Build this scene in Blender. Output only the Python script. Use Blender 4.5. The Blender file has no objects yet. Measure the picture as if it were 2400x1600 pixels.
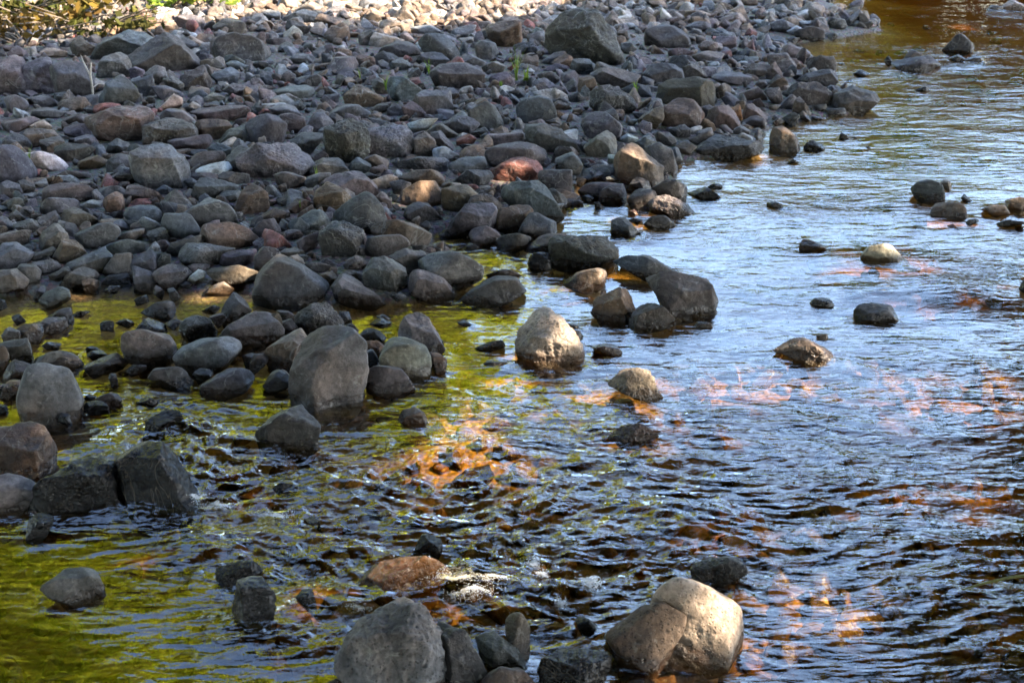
import bpy, math, random
import numpy as np
from mathutils import Vector

sc = bpy.context.scene
COL = sc.collection
R = math.radians

# ------------------------------------------------------------------ camera
CAM_H = 3.2                      # metres above the water
FPX = 3333.0                     # focal length in photo pixels (50 mm on a 36 mm sensor, 2400 px wide)
PITCH = math.atan(1300 / FPX)    # looking down
cam_d = bpy.data.cameras.new('camera')
cam_d.lens = 50.0; cam_d.sensor_width = 36.0
cam_d.clip_start = 0.1; cam_d.clip_end = 2000
cam_d.dof.use_dof = True; cam_d.dof.focus_distance = 7.8; cam_d.dof.aperture_fstop = 4.5
cam = bpy.data.objects.new('camera', cam_d); COL.objects.link(cam)
cam.location = (0, 0, CAM_H); cam.rotation_euler = (math.pi / 2 - PITCH, 0, 0)
sc.camera = cam

# ------------------------------------------------------------------ sky and sun
SUN_EL, SUN_AZ = R(40), R(103)    # azimuth measured from +y towards +x
S = np.array([math.cos(SUN_EL) * math.sin(SUN_AZ), math.cos(SUN_EL) * math.cos(SUN_AZ), math.sin(SUN_EL)])
world = bpy.data.worlds.new('World'); sc.world = world; world.use_nodes = True
wn = world.node_tree.nodes; wl = world.node_tree.links
sky = wn.new('ShaderNodeTexSky'); sky.sky_type = 'NISHITA'; sky.sun_disc = False
sky.sun_elevation = SUN_EL; sky.sun_rotation = SUN_AZ
wl.new(sky.outputs[0], wn['Background'].inputs[0])
wn['Background'].inputs[1].default_value = 0.15
sun_d = bpy.data.lights.new('sun', 'SUN'); sun_d.energy = 3.6; sun_d.angle = R(0.4); sun_d.color = (1.0, 0.83, 0.62)
sun = bpy.data.objects.new('sun', sun_d); COL.objects.link(sun)
sun.rotation_euler = Vector(S).to_track_quat('Z', 'Y').to_euler()
sun.location = (30, 0, 30)

sc.view_settings.view_transform = 'Standard'; sc.view_settings.look = 'None'
sc.view_settings.gamma = 1.0; sc.view_settings.use_curve_mapping = False
sc.view_settings.exposure = 3.6
sc.cycles.max_bounces = 10; sc.cycles.transparent_max_bounces = 24
sc.cycles.diffuse_bounces = 3; sc.cycles.glossy_bounces = 4; sc.cycles.transmission_bounces = 6
sc.cycles.sample_clamp_indirect = 6.0
sc.cycles.caustics_reflective = False; sc.cycles.caustics_refractive = False
sc.cycles.use_denoising = True
# ------------------------------------------------------------------ rock catalogue
# outlines of the rocks, one per line: key tone+texture points (tile units); tones:
# g grey d dark b brown p purplish n greenish t tan w pale r red m mossy k black-wet o ochre
# texture: s smooth/rounded a angular p pitted
CAT = '''
@0 0
A1 ga 845 490 960 375 1080 320 1180 275 1300 305 1410 375 1400 450 1200 560 900 550
A2 da 1170 510 1320 450 1430 370 1540 315 1640 360 1760 500 1850 600 1600 660 1340 660 1200 610
A3 pa 230 600 380 540 480 560 500 700 500 870 220 880 235 740
A4 da 480 610 560 575 660 565 780 590 850 690 850 900 760 930 660 900 500 860
A5 pa -60 600 0 570 100 535 200 560 250 620 245 720 200 860 80 880 -60 820
A6 ds 1960 430 2040 340 2150 310 2280 340 2420 400 2457 480 2440 520 2200 560 2050 560 1960 500
A7 ga 890 660 960 540 1060 485 1160 540 1200 620 1170 700 1000 720 900 700
A8 na 930 960 950 820 1000 750 1120 690 1200 730 1270 880 1200 930 1000 1000
A9 ba 840 1110 900 1040 1100 990 1300 985 1400 1040 1420 1100 1300 1180 1190 1310 900 1230
A10 gp 1310 1200 1330 1140 1500 1110 1560 1130 1740 1150 1800 1190 1790 1260 1560 1290 1330 1340
A11 na 1210 1380 1290 1360 1540 1325 1640 1400 1740 1540 1730 1660 1430 1740 1230 1640
A12 gs 1480 1060 1560 1000 1680 1020 1780 1110 1800 1180 1500 1160
A13 ba 1800 1120 2000 1090 2110 1130 2130 1180 2000 1290 1880 1260 1800 1200
A14 da 1660 700 1880 600 1940 740 1900 830 1690 820
A15 ga 1320 690 1430 600 1520 630 1540 720 1510 800 1400 740
A16 ps 1750 1020 2050 980 2230 980 2290 1050 2110 1110 1830 1090
A17 ps 1560 1290 1700 1260 1930 1255 1960 1290 1850 1380 1600 1350
A18 ds -60 1340 0 1320 120 1330 220 1400 310 1560 280 1650 0 1680 -60 1650
A19 ws 220 1400 400 1390 520 1440 620 1540 600 1570 480 1550 300 1520
A20 da 510 1380 640 1310 740 1330 850 1400 800 1460 700 1480 540 1440
A21 ga 380 1290 560 1280 600 1310 480 1400 380 1380
A22 da 40 1290 120 1220 250 1270 285 1350 240 1400 120 1370
A23 ba 250 1180 400 1180 500 1230 550 1280 400 1290 290 1350 250 1290
A24 gs 290 1010 450 1000 600 1040 540 1090 300 1060
A25 ps 60 900 150 870 230 920 265 970 200 1010 80 1030
A26 gs 300 890 420 870 520 940 540 980 400 990 300 920
A27 ga 520 860 620 855 670 920 620 960 520 930
A28 gs 570 1100 700 1050 800 1060 850 1110 780 1140 590 1140
A29 gs 590 1170 700 1140 840 1160 830 1230 680 1255 600 1230
A30 na 980 1370 1080 1265 1180 1320 1240 1370 1150 1410 1000 1410
A31 ps 980 1490 1100 1410 1220 1440 1210 1560 1200 1600 980 1600
A32 bp 1150 180 1220 110 1330 100 1420 170 1450 240 1330 290 1150 270
A33 ta 1330 290 1560 180 1640 270 1600 310 1430 320
A34 ga 1600 160 1720 130 1860 170 1880 260 1650 280
A35 gs 1960 240 2050 180 2200 190 2270 280 2250 310 1990 300
A36 ta 955 200 1090 240 1110 290 950 340
A37 ba 650 400 750 360 880 440 850 520 680 510
A38 ps 70 490 160 420 250 480 240 520 90 530
A39 ts 370 480 460 440 620 490 600 530 380 520
A40 ps 1190 640 1250 610 1330 660 1300 730 1200 730
A41 ga 1210 740 1400 710 1420 860 1290 890 1260 850
A42 ps 1400 790 1560 800 1660 850 1640 900 1480 910
A43 ga 1510 730 1590 700 1690 790 1670 850 1530 780
A44 ts 1430 1000 1600 870 1680 900 1670 970 1500 1010
A45 ts 1870 900 1960 855 2060 900 2040 940 1890 940
A46 gs 1850 560 1980 540 2070 620 1980 650 1850 620
A47 gs 2070 580 2160 560 2290 620 2270 640 2110 640
A48 ga 1940 690 2080 650 2200 680 2170 760 2020 780
A49 gp 2050 830 2140 770 2250 790 2280 880 2150 890
A50 na 1920 1380 2010 1320 2180 1390 2170 1430 1980 1440
A51 bs 1740 1490 1830 1400 2050 1400 2080 1460 1940 1520 1790 1550
A52 gp 2090 1470 2200 1390 2352 1360 2400 1500 2352 1600 2150 1560
A53 ws 1810 1560 1960 1500 2110 1490 2130 1570 1980 1620 1820 1600
A54 ga 2020 1300 2110 1180 2280 1180 2270 1330 2100 1340
A55 gs 2120 1160 2200 1100 2330 1100 2352 1140 2180 1180
A56 ga 690 1270 850 1250 910 1320 860 1360 720 1330
A57 bs 720 1480 900 1430 1000 1490 880 1550 730 1530
A58 ps 30 1120 300 1080 370 1110 250 1200 60 1190
A59 ts 270 1150 400 1110 470 1160 460 1200 300 1180
A60 na 1110 970 1170 915 1260 970 1200 1000
@600 0
B1 ds 1110 500 1180 420 1300 395 1450 420 1510 490 1330 520 1200 520
B2 ds 1490 370 1600 330 1740 330 1830 420 1860 500 1810 570 1760 560 1560 480 1500 440
B3 da 1480 540 1560 480 1700 490 1780 600 1640 620 1520 590
B4 da 1600 660 1720 600 1900 595 2060 650 2070 770 1850 820 1640 770
B5 bp 2110 260 2200 200 2352 180 2400 200 2440 300 2400 410 2290 440 2130 340
B6 gs 2010 420 2060 375 2200 400 2230 470 2190 530 2040 545
B7 da 950 320 1060 270 1110 300 1030 420 950 400
B8 ta 1040 400 1090 300 1350 370 1330 420 1130 430
B9 ba 1140 220 1250 200 1400 230 1420 290 1280 320 1150 290
B10 ba 1240 170 1370 65 1470 170 1400 210
B11 bs 960 180 1060 130 1160 180 1080 220 970 230
B12 ga 640 100 750 50 870 110 800 155 660 140
B13 ba 540 250 580 130 720 170 820 180 800 260 600 260
B14 ga 230 170 430 90 570 130 540 220 300 200
B15 ga 0 160 110 90 220 130 220 190 30 190
B16 da 290 190 420 210 500 280 430 330 280 300
B17 ts 250 310 350 240 430 310 420 360 280 340
B18 ds 90 360 300 350 330 390 200 410 90 390
B20 gs 1420 260 1600 240 1710 290 1600 310 1430 300
B21 ts 1480 340 1600 310 1640 330 1500 370
B22 ts 1320 320 1400 310 1470 380 1350 370
B23 ta 1860 350 2010 350 2020 400 1900 400
B24 ga 1220 590 1330 540 1440 600 1380 650 1240 630
B25 ps 860 540 960 500 1080 540 1100 610 900 600
B26 ps 640 530 760 480 850 520 840 570 650 570
B27 ga 300 540 420 490 540 540 480 590 300 590
B28 da 230 720 300 640 370 700 350 790 250 770
B29 gp 360 720 560 690 620 730 540 800 360 800
B30 gs 180 830 300 810 520 810 550 850 480 900 220 880
B31 ws 240 880 320 860 430 910 240 910
B32 ba 820 900 860 830 960 800 1080 850 1170 910 1040 990 840 960
B33 na 1240 870 1250 700 1350 710 1480 800 1530 840 1480 920 1380 940 1260 880
B34 ga 1440 920 1530 850 1780 830 1820 1000 1600 1050 1450 960
B35 pa 1350 980 1440 930 1590 1060 1560 1080 1380 1090
B36 gs 1210 1010 1280 950 1350 1000 1360 1060 1210 1060
B37 gs 1050 1000 1120 960 1210 960 1220 1010 1100 1040
B38 ws 1380 1140 1520 1110 1660 1110 1560 1200 1450 1220 1380 1180
B39 gp 1710 1130 1850 1070 1960 1080 2050 1140 1990 1200 1860 1230 1740 1180
B40 ds 1950 1040 2100 940 2200 980 2265 1100 2250 1170 2130 1190 1960 1110
B41 ds 1550 1210 1700 1140 1860 1230 1780 1270 1620 1250
B42 ba 1430 1290 1560 1220 1650 1310 1620 1440 1450 1450
B43 da 1600 1230 1680 1215 1850 1370 1700 1350
B44 ws 1620 1380 1720 1345 1870 1430 1800 1480 1640 1450
B45 rs 1840 1280 1960 1230 2030 1280 1940 1340 1850 1320
B46 gp 1050 1190 1260 1160 1410 1190 1440 1350 1400 1420 1170 1450 1040 1390
B47 mp 630 1220 830 1100 960 1120 1040 1190 1040 1320 960 1440 830 1510 680 1430 620 1300
B48 da 270 1350 400 1240 640 1260 400 1430
B49 ds -100 1170 -30 1080 180 1060 290 1150 230 1290 150 1340 -60 1330
B50 ps 230 1050 330 1040 450 1090 460 1180 350 1230 300 1150
B51 gs 470 1150 560 1040 620 1030 710 1130 660 1200 560 1210
B52 gs 110 1000 250 975 380 1010 470 1120 300 1060
B53 gp -180 1420 0 1330 120 1320 300 1400 480 1470 560 1520 420 1620 0 1640 -150 1540
B54 ga 470 1540 620 1480 740 1480 850 1560 700 1620 480 1600
B55 ga 850 1530 930 1450 1050 1510 1000 1600 860 1590
B56 bs 980 1460 1100 1420 1230 1490 1200 1560 1060 1540
B57 gp 1290 1480 1500 1450 1720 1450 1790 1510 1700 1570 1320 1560
B58 gs 1790 1510 1900 1450 2100 1450 2120 1530 1980 1600 1830 1580
B60 ba 2150 1220 2260 1160 2330 1240 2250 1300 2160 1280
B61 ns 2060 1250 2110 1225 2170 1270 2100 1300
B62 da 1980 1220 2100 1170 2140 1220 2060 1270 1990 1260
B63 gs 2070 620 2200 570 2290 610 2270 650 2100 670
B64 pa 2160 700 2300 660 2380 760 2330 820 2180 800
B65 ga 1850 560 1950 500 2110 570 2080 610 1900 600
B66 gs 680 1040 800 970 930 960 1050 1040 1020 1090 850 1060 700 1090
B67 na 1050 740 1140 720 1240 850 1200 870 1090 820
B68 gs 590 920 640 880 710 940 650 970
B69 gp 290 960 400 920 460 980 400 1020 300 980
B70 ps 480 1450 600 1390 670 1450 620 1500 490 1480
@1200 0
C1 mp 300 400 310 290 400 180 560 115 720 120 860 200 950 300 1010 480 960 560 850 600 700 560 540 500 360 480
C2 ds 1215 400 1220 300 1330 240 1480 250 1600 320 1640 400 1600 440 1300 440
C3 ma 1330 900 1350 790 1480 730 1720 720 1830 740 1860 830 1840 980 1650 940 1400 940
C4 ba 1380 1160 1390 990 1520 910 1660 930 1740 1020 1740 1140 1600 1180 1480 1190
C5 ba 1170 1100 1280 1000 1390 980 1390 1080 1300 1190 1200 1150
C6 dp 710 960 720 850 900 790 1050 840 1130 970 1080 1010 860 1050 750 1000
C7 ba 600 820 620 720 720 710 790 800 700 880 620 860
C8 ds 40 980 120 910 250 880 350 920 420 1060 400 1100 200 1130 60 1060
C9 ds 630 1140 700 1060 850 1040 950 1100 1005 1160 990 1250 900 1280 700 1250
C10 da 130 1260 140 1170 330 1140 460 1190 590 1330 520 1410 330 1410 180 1320
C11 ds -240 1420 -150 1340 0 1315 130 1310 290 1370 290 1470 180 1560 -60 1540 -200 1510
C12 ra -170 1560 -40 1480 80 1460 200 1510 240 1580 180 1670 -40 1680 -180 1640
C13 gs 390 1470 560 1405 630 1490 620 1600 540 1640 420 1600
C14 ga 660 1340 820 1220 900 1280 940 1400 850 1450 700 1400
C15 ba 970 1420 1060 1340 1180 1370 1260 1430 1390 1530 1370 1620 1280 1700 1120 1700 980 1640
C16 gs 1230 1360 1340 1325 1470 1390 1510 1500 1500 1600 1380 1560 1260 1420
C17 gs 1500 1340 1600 1300 1690 1350 1620 1420 1520 1400
C18 gs 1620 1290 1800 1215 1870 1290 1760 1340
C19 dp 1620 1400 1800 1300 2100 1270 2300 1340 2250 1400 1950 1460 1720 1440
C20 ga 1110 1320 1260 1230 1320 1310 1300 1370 1180 1400
C21 ga 1320 1230 1440 1220 1520 1300 1460 1340 1340 1310
C22 dp 1440 1190 1580 1150 1650 1200 1600 1270 1480 1240
C23 ws 970 1290 1060 1240 1160 1270 1080 1310
C24 na 530 620 560 550 700 550 760 600 740 680 640 690
C25 ba 350 580 490 500 580 560 540 620 400 600
C26 da 620 540 680 470 770 560
C27 gs 250 570 380 490 480 470 500 500 360 590
C28 ga 720 700 800 630 1000 640 1180 690 1120 780 960 810 800 760
C29 da 1210 690 1290 600 1450 590 1560 640 1580 720 1400 760 1330 780
C30 na 1580 620 1700 580 1800 700 1680 740 1580 700
C31 ps 1640 520 1780 470 1950 490 1880 570 1700 560
C32 ds 1590 250 1700 200 1830 220 1820 270 1600 290
C33 ds 1620 300 1700 280 1770 320 1740 370 1640 340
C34 ga 1900 180 2060 130 2120 200 2000 250
C35 ts 2090 250 2180 215 2240 280 2150 300
C36 ps 1780 420 1900 340 2050 340 2060 430 1900 460
C37 gs 1000 400 1080 390 1150 450 1060 500 1000 460
C38 ba 960 300 1040 260 1080 350 1000 380
C39 ba 1270 480 1290 410 1420 500
C40 ps 1430 480 1560 450 1680 480 1600 530 1450 510
C41 ps 1840 700 1960 680 2200 700 2170 780 1960 760 1850 740
C42 pa 1830 1190 1840 1000 1950 970 2100 1130 2040 1190
C43 oa 2010 1020 2090 970 2120 1090 2040 1120
C44 pa 2120 1000 2200 950 2352 1080 2280 1130 2120 1110
C45 gs 2040 1190 2100 1160 2190 1200 2160 1240 2050 1240
C46 ps 2200 940 2270 910 2330 980 2230 990
C47 ps 2100 860 2250 800 2352 900 2260 920 2120 910
C48 ga 2230 780 2310 730 2352 780 2280 820
C49 ds 1840 620 1970 600 2040 660 1920 690
C50 pa 2100 680 2200 590 2352 600 2352 660 2180 720
C51 ba 740 130 820 60 900 110 880 140
C52 wa 910 110 960 60 1070 130 1000 150
C53 ds 1000 830 1120 770 1260 800 1290 880 1120 880
C54 ga 1170 790 1200 700 1310 740 1300 800
C55 gs 230 690 360 660 440 720 380 770 280 740
C56 ps 450 680 560 650 640 720 600 800 450 740
C57 ps 290 640 400 590 520 610 500 650 330 660
C58 ds 510 880 590 850 680 910 540 940
C59 gs 400 920 470 890 550 950 430 960
C60 ns 620 1080 700 1040 790 1040 700 1080
C61 ba 260 1130 420 1080 470 1140 360 1160
C62 ds 0 1150 60 1080 110 1140 30 1190
C63 ga 0 1200 80 1190 140 1260 100 1310 0 1300
C64 ws 1060 1160 1120 1170 1150 1220 1050 1220
C65 ws 880 1420 970 1430 970 1500 880 1490
@1800 0
D1 da 380 620 400 550 590 520 620 590 610 660 400 660
D2 da 260 740 380 670 560 630 640 730 600 790 450 760
D3 da 130 870 280 780 420 760 590 860 550 940 380 970 200 900
D4 da 580 880 640 850 780 820 920 860 1000 930 900 970 860 1040 680 1030 600 980
D5 pa 230 960 280 890 400 1020 360 1060 230 1040
D6 ps 90 980 200 870 260 900 210 1000
D7 ps -20 840 100 810 140 920 100 960 0 900
D8 pa -20 640 60 570 130 680 120 740 0 730
D9 ps -20 520 160 490 260 600 160 660 60 650
D10 ps 130 430 200 410 380 480 370 560 270 570 150 500
D11 gs 420 980 530 960 540 1000 450 1020
D12 ds 530 1010 700 990 720 1040 560 1050
D13 ds 240 300 400 250 520 280 520 350 420 370 260 350
D14 ds 900 170 960 130 1030 180 1020 230 910 200
D15 ds 550 220 600 170 700 180 730 240 620 270
D16 ps 630 140 700 110 780 160 700 180
D17 gs 730 60 800 0 870 0 870 60 760 80
D18 ws 160 290 260 240 320 270 250 320
D19 ps 20 220 120 180 240 230 200 300 80 290
D20 ws 290 210 400 195 420 220 330 250
D21 ds 1605 450 1720 340 1780 330 1880 400 1890 450 1760 490 1650 480
D22 da 1240 560 1300 470 1380 480 1410 500 1350 560
D23 ds 1150 590 1350 530 1460 510 1570 590 1450 640 1250 630
D24 ka 1065 560 1100 510 1150 570 1110 600
D25 ds 1650 545 1740 505 1820 540 1780 560
D26 ds 1820 550 1880 520 1950 520 1990 560 1900 565
D27 ds 775 680 850 645 940 680 850 710
D28 ta 2150 60 2230 5 2352 50 2352 90 2160 80
D29 gs 2010 90 2050 50 2150 60 2160 90
D30 bs 10 1230 50 1170 130 1160 230 1230 300 1350 260 1390 30 1390
D31 ka 330 1350 390 1290 530 1355 460 1385 350 1380
D32 ds 650 1275 670 1215 750 1260 700 1280
D33 ks 890 1355 930 1340 950 1375
D34 ds 1340 830 1440 800 1490 830 1400 840
D35 ds 100 1100 230 1040 290 1070 230 1150
D36 ka 220 710 320 680 270 740
D37 ds 170 1500 220 1465 290 1490 180 1505
D38 ks 760 1270 790 1260 830 1275
D39 ds 640 590 680 580 710 595
D40 ds 710 750 760 730 790 755
D41 ps 310 590 390 530 500 520 480 560 380 600
D42 ps 400 1080 450 1070 530 1090 450 1100
@0 400
E1 ps 400 200 430 130 600 110 760 140 860 220 840 270 600 290 400 270
E2 ps 380 360 400 280 470 245 680 270 730 310 700 350 500 400 390 400
E3 gs 910 190 1000 140 1110 150 1190 230 1150 260 960 230
E4 ba 950 310 980 240 1060 200 1120 240 1130 300 1080 390 980 360
E5 gs 1140 390 1200 330 1330 310 1440 350 1500 420 1460 480 1290 490 1180 440
E6 gs 1490 470 1530 390 1720 400 1800 480 1850 560 1660 620 1560 600
E77 gs 1700 380 1850 290 1970 265 2080 310 2160 420 2180 510 2000 500 1820 490
E7 bs 1840 580 1900 490 2060 480 2200 520 2340 600 2420 680 2352 710 2160 700 2000 620 1850 620
E8 gs 700 570 800 530 900 490 1040 490 1100 550 1060 620 840 710 760 690
E9 ga 340 740 420 560 520 500 600 560 620 640 500 720
E10 ba 490 770 600 630 700 640 780 760 650 820 540 850
E11 ga -40 760 60 670 150 680 300 780 220 850 150 900 -40 890
E12 gs 170 900 200 860 330 870 380 930 350 1030 260 1040
E13 ga 580 900 660 830 900 760 1010 760 1020 830 940 900 900 960 700 900
E14 gs 940 910 1060 810 1070 770 1200 770 1190 950 1000 970
E15 da 1180 830 1260 790 1400 750 1440 800 1430 920 1220 960
E16 gs 1435 850 1500 760 1570 790 1560 880 1460 920
E17 ga 1230 880 1250 870 1400 940 1450 1050 1330 1100 1230 1060
E18 ga 1410 940 1560 860 1680 870 1780 950 1720 1000 1640 1060 1450 1060
E19 ga 540 1020 640 960 780 880 890 940 890 1000 760 1040 590 1060
E20 ba 760 1010 820 980 910 1020 880 1120 780 1100
E21 ds 920 1030 1000 960 1180 955 1190 1050 930 1060
E22 ga -40 910 120 910 240 1020 210 1080 60 1100 -40 1080
E23 gs 350 1180 430 1110 560 1070 640 1110 640 1180 450 1240
E24 da 300 1160 370 1070 430 1110 360 1180
E25 ts 1870 1110 1950 1050 2060 1020 2150 1090 2100 1130
E26 bs 1910 930 1960 890 2200 880 2370 950 2380 1010 2200 1030 2000 1010
E27 pa 2010 860 2050 760 2200 730 2330 740 2340 800 2260 880
E28 gp 1660 760 1750 680 2000 720 2160 730 2020 800 2000 880 1850 870 1700 840
E29 gs 1530 720 1600 660 1840 610 1900 640 1700 720 1650 780 1560 770
E30 gs 980 680 1060 650 1200 650 1340 680 1330 730 1200 760 1000 730
E31 ps 1420 700 1450 650 1530 640 1560 690 1500 750
E32 gp 1340 590 1400 540 1500 530 1570 640 1400 660
E33 ts 1080 600 1200 550 1330 540 1310 600 1180 640
E34 ga 560 460 600 360 700 330 780 380 900 480 720 470 620 530
E35 ga 350 440 520 370 560 480 430 530
E36 ws 740 310 850 270 940 290 900 340 780 330
E37 ga -30 130 80 95 170 130 210 220 150 260 -30 220
E38 ga 150 120 230 80 320 140 300 220 200 220
E39 da 1800 170 1850 70 1910 60 2100 110 2200 160 2080 220 1940 260 1830 210
E40 ga 1970 60 2060 10 2280 40 2280 130 2100 110
E41 ga 1430 180 1510 130 1590 180 1570 220 1480 220
E42 ds 1690 100 1750 60 1820 110 1770 170
E43 ga 1970 260 2120 180 2230 200 2150 270 2050 290
E44 ba 2150 320 2250 160 2352 140 2430 200 2450 330 2352 400 2200 400
E45 gs 480 60 640 0 820 40 840 80 700 70
E46 gs -20 590 130 560 290 580 230 690 80 690 -20 650
E47 gp 120 500 300 455 420 540 300 570 150 550
E48 da 70 430 150 360 230 440 160 470
E49 ka 1240 1180 1350 1140 1370 1200 1260 1220
E50 ga 1400 1110 1460 1060 1510 1120 1480 1170
E51 ga 1540 1080 1600 1070 1660 1160 1580 1190
E52 ds 1300 1290 1440 1210 1600 1210 1620 1290 1560 1350 1400 1330
E53 da 2010 1310 2150 1120 2290 1250 2300 1300 2200 1370 2060 1380
E54 ka 920 1400 960 1370 1050 1390 1040 1470 930 1450
E55 da 1060 1390 1150 1355 1230 1400 1160 1430
E56 ds 400 1350 560 1270 640 1260 670 1330 660 1400 520 1360
E57 ga 310 1400 420 1360 600 1350 620 1440 500 1480 380 1460
E58 ba 170 1440 240 1400 330 1410 400 1490 340 1560 220 1540
E59 ga 20 1500 100 1430 190 1480 180 1560 60 1590
E60 ka 110 1340 180 1310 240 1380 150 1400
E61 dp 1640 1450 1700 1350 1850 1330 1950 1400 2000 1480 1900 1540 1740 1540
E62 da 1240 1450 1340 1360 1480 1440 1530 1480 1380 1500
E63 ps 1130 1560 1180 1470 1280 1450 1420 1480 1560 1550 1600 1640 1590 1720 1400 1770 1150 1690
E64 ds 1920 1340 2050 1310 2090 1370 2000 1420
E65 ga 2000 1500 2200 1370 2352 1300 2460 1320 2570 1440 2560 1520 2400 1560 2100 1600
E66 ka 940 1100 1000 1060 1110 1070 1060 1120
E67 ws 1710 1010 1830 905 1890 940 1860 1010 1760 1040
E68 ds 1640 1050 1700 1010 1800 1060 1740 1090
E69 ks -40 1170 50 1190 60 1250 -40 1280
E70 ba 450 950 600 900 660 930 540 1010 480 1000
E71 gp 300 830 480 820 560 890 480 950 370 940
E72 ga 280 780 490 700 520 760 430 830 300 830
E73 ds 1850 1280 1960 1240 2030 1260 1960 1310
E74 gs 1720 880 1800 855 1930 870 1900 910 1790 930
E75 ds 660 1320 740 1290 830 1300 740 1340
E76 ds 1510 1400 1600 1360 1680 1390 1600 1450
@600 400
F1 ba 530 260 560 190 650 130 740 140 860 230 870 280 760 350 680 410 560 350
F2 pa 590 110 700 40 860 10 1000 60 1120 160 1130 230 1060 250 900 250 760 150
F3 ds 700 460 720 390 1000 190 1060 200 1140 300 1200 440 1150 500 1000 560 930 490 700 500
F4 dp 570 640 600 560 760 490 860 480 970 540 970 620 900 780 760 800 620 760
F5 bs 1050 560 1080 500 1200 465 1400 470 1520 530 1610 590 1560 670 1480 680 1300 600 1100 600
F6 ds 990 700 1060 610 1320 585 1400 640 1410 700 1200 770 1060 800
F7 ps 380 650 440 610 590 560 600 620 500 740 400 710
F8 ns 290 500 350 440 420 440 490 510 470 580 400 590
F9 gs 400 430 520 360 620 370 690 480 650 540 500 560
F10 ds -50 560 60 460 170 440 230 560 200 640 0 640
F11 ga 220 590 300 545 380 550 430 600 340 640 230 640
F12 bs 1330 250 1350 180 1480 120 1640 100 1700 200 1700 310 1600 320 1450 300 1350 310
F13 bs 1710 190 1800 140 1920 130 2030 220 2040 300 1930 310 1850 370 1720 320
F14 da 1360 400 1400 330 1500 275 1600 320 1720 430 1600 470 1380 440
F15 ba 1110 250 1160 200 1240 270 1250 350 1200 380
F16 pa 1770 500 1900 340 2180 290 2220 380 2150 520 1930 590 1830 550
F17 ba 2190 470 2230 370 2400 310 2500 320 2550 400 2420 540 2300 590 2200 540
F18 gs 1960 580 2000 530 2120 510 2220 560 2260 610 2180 680 2050 690 1980 650
F19 bs 2200 650 2260 600 2400 585 2530 610 2530 680 2400 720 2250 730
F20 ds 1680 570 1760 530 1850 540 1890 610 1700 620
F21 ga 1205 790 1290 735 1400 725 1560 770 1560 850 1480 960 1400 950
F22 na 975 930 1080 810 1190 790 1390 920 1400 1060 1300 1110 1110 1100 980 1000
F23 gs 1480 830 1600 760 1820 755 2000 820 2100 900 2080 980 1850 1060 1700 1020 1560 940 1490 900
F24 ga 1400 1010 1440 930 1560 920 1740 1010 1820 1110 1760 1190 1600 1170 1420 1120
F25 ga 720 1050 800 980 1000 1060 1180 1200 1060 1240 880 1230 740 1160
F26 ds -20 1060 60 1000 100 880 220 800 400 850 540 940 660 1040 650 1100 540 1220 380 1220 250 1170 0 1180
F27 ds -10 780 80 700 200 720 240 780 100 860 60 940 -10 920
F28 gs 420 860 560 850 690 890 600 930 540 920
F29 bs 580 950 700 930 750 980 700 1060 600 1000
F30 ga 750 960 850 905 970 940 990 1010 860 1000 760 1020
F31 gp 800 860 900 790 980 800 1020 860 940 910 820 890
F32 ds 600 830 650 800 720 850 660 880
F33 gs 210 760 280 710 380 715 460 770 320 800
F34 ds 350 780 430 770 490 790 430 830
F35 gs 1240 110 1330 85 1430 120 1380 180 1280 220
F36 bs 1300 60 1480 0 1650 0 1730 80 1700 160 1560 100 1380 110
F37 da 1750 140 1850 60 2000 0 2150 0 2180 60 2050 140 1900 120
F38 ts 1030 100 1220 40 1320 70 1240 120 1130 160
F39 gs 460 130 470 60 560 30 690 20 690 100 600 130 540 190
F40 ps 180 30 260 10 380 40 460 70 460 130 380 160 290 160 190 110
F41 gs 90 160 150 130 240 230 160 240
F43 ga 120 430 180 360 300 360 300 440 160 440
F44 ba 290 330 380 250 520 290 540 330 420 390 320 390
F45 dp 390 1380 430 1280 560 1210 700 1270 790 1400 800 1460 700 1530 560 1510 470 1470
F46 ba -20 1380 120 1320 200 1340 240 1420 200 1490 100 1560 0 1580
F47 bs 240 1390 330 1360 410 1470 380 1520 260 1500
F48 ds 810 1420 880 1400 950 1470 820 1470
F49 da 960 1500 1020 1450 1150 1480 1200 1540 1100 1600 980 1580
F50 ga 1310 1560 1340 1450 1400 1350 1500 1300 1600 1380 1730 1590 1720 1650 1600 1680 1440 1650
F51 ka 1860 1400 1900 1370 2010 1420 1930 1430
F52 ka 1070 1410 1150 1370 1230 1400 1170 1440
F53 ds 1860 1170 2000 1080 2200 980 2400 985 2450 1060 2480 1110 2300 1170 2000 1200
F54 gs 2090 960 2250 910 2352 920 2440 960 2200 980
F55 ds 1220 1140 1330 1120 1380 1160 1300 1190
F56 ds 1640 690 1720 665 1800 700 1700 725
F57 ds 760 1290 860 1300 890 1390 800 1390
F58 gs 210 1290 300 1290 380 1350 340 1400 230 1360
F59 da 650 1560 760 1490 920 1475 980 1560 900 1600
F60 gs 1100 1330 1170 1320 1240 1360 1150 1380
F61 ds 1430 690 1570 690 1580 760 1480 760
F62 ds 1900 710 1960 660 2060 700 1960 730
F64 ds 930 680 1000 690 1000 780 920 760
@1200 400
G1 na -60 260 -50 130 0 105 230 95 300 150 440 340 430 390 340 440 200 400 140 340 0 310
G2 ds 30 570 160 400 220 390 400 480 410 560 200 640 60 600
G4 ds 240 70 250 0 540 0 550 60 530 210 450 200 330 150
G5 ds 320 170 380 165 500 250 500 310 430 330 340 250
G6 ps 620 190 700 120 850 105 980 120 860 170 800 250 640 230
G7 da 800 260 820 180 900 130 1000 130 1050 260 1000 300 850 300
G8 da 1030 170 1100 100 1190 65 1250 90 1290 160 1150 160 1060 190
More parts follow.
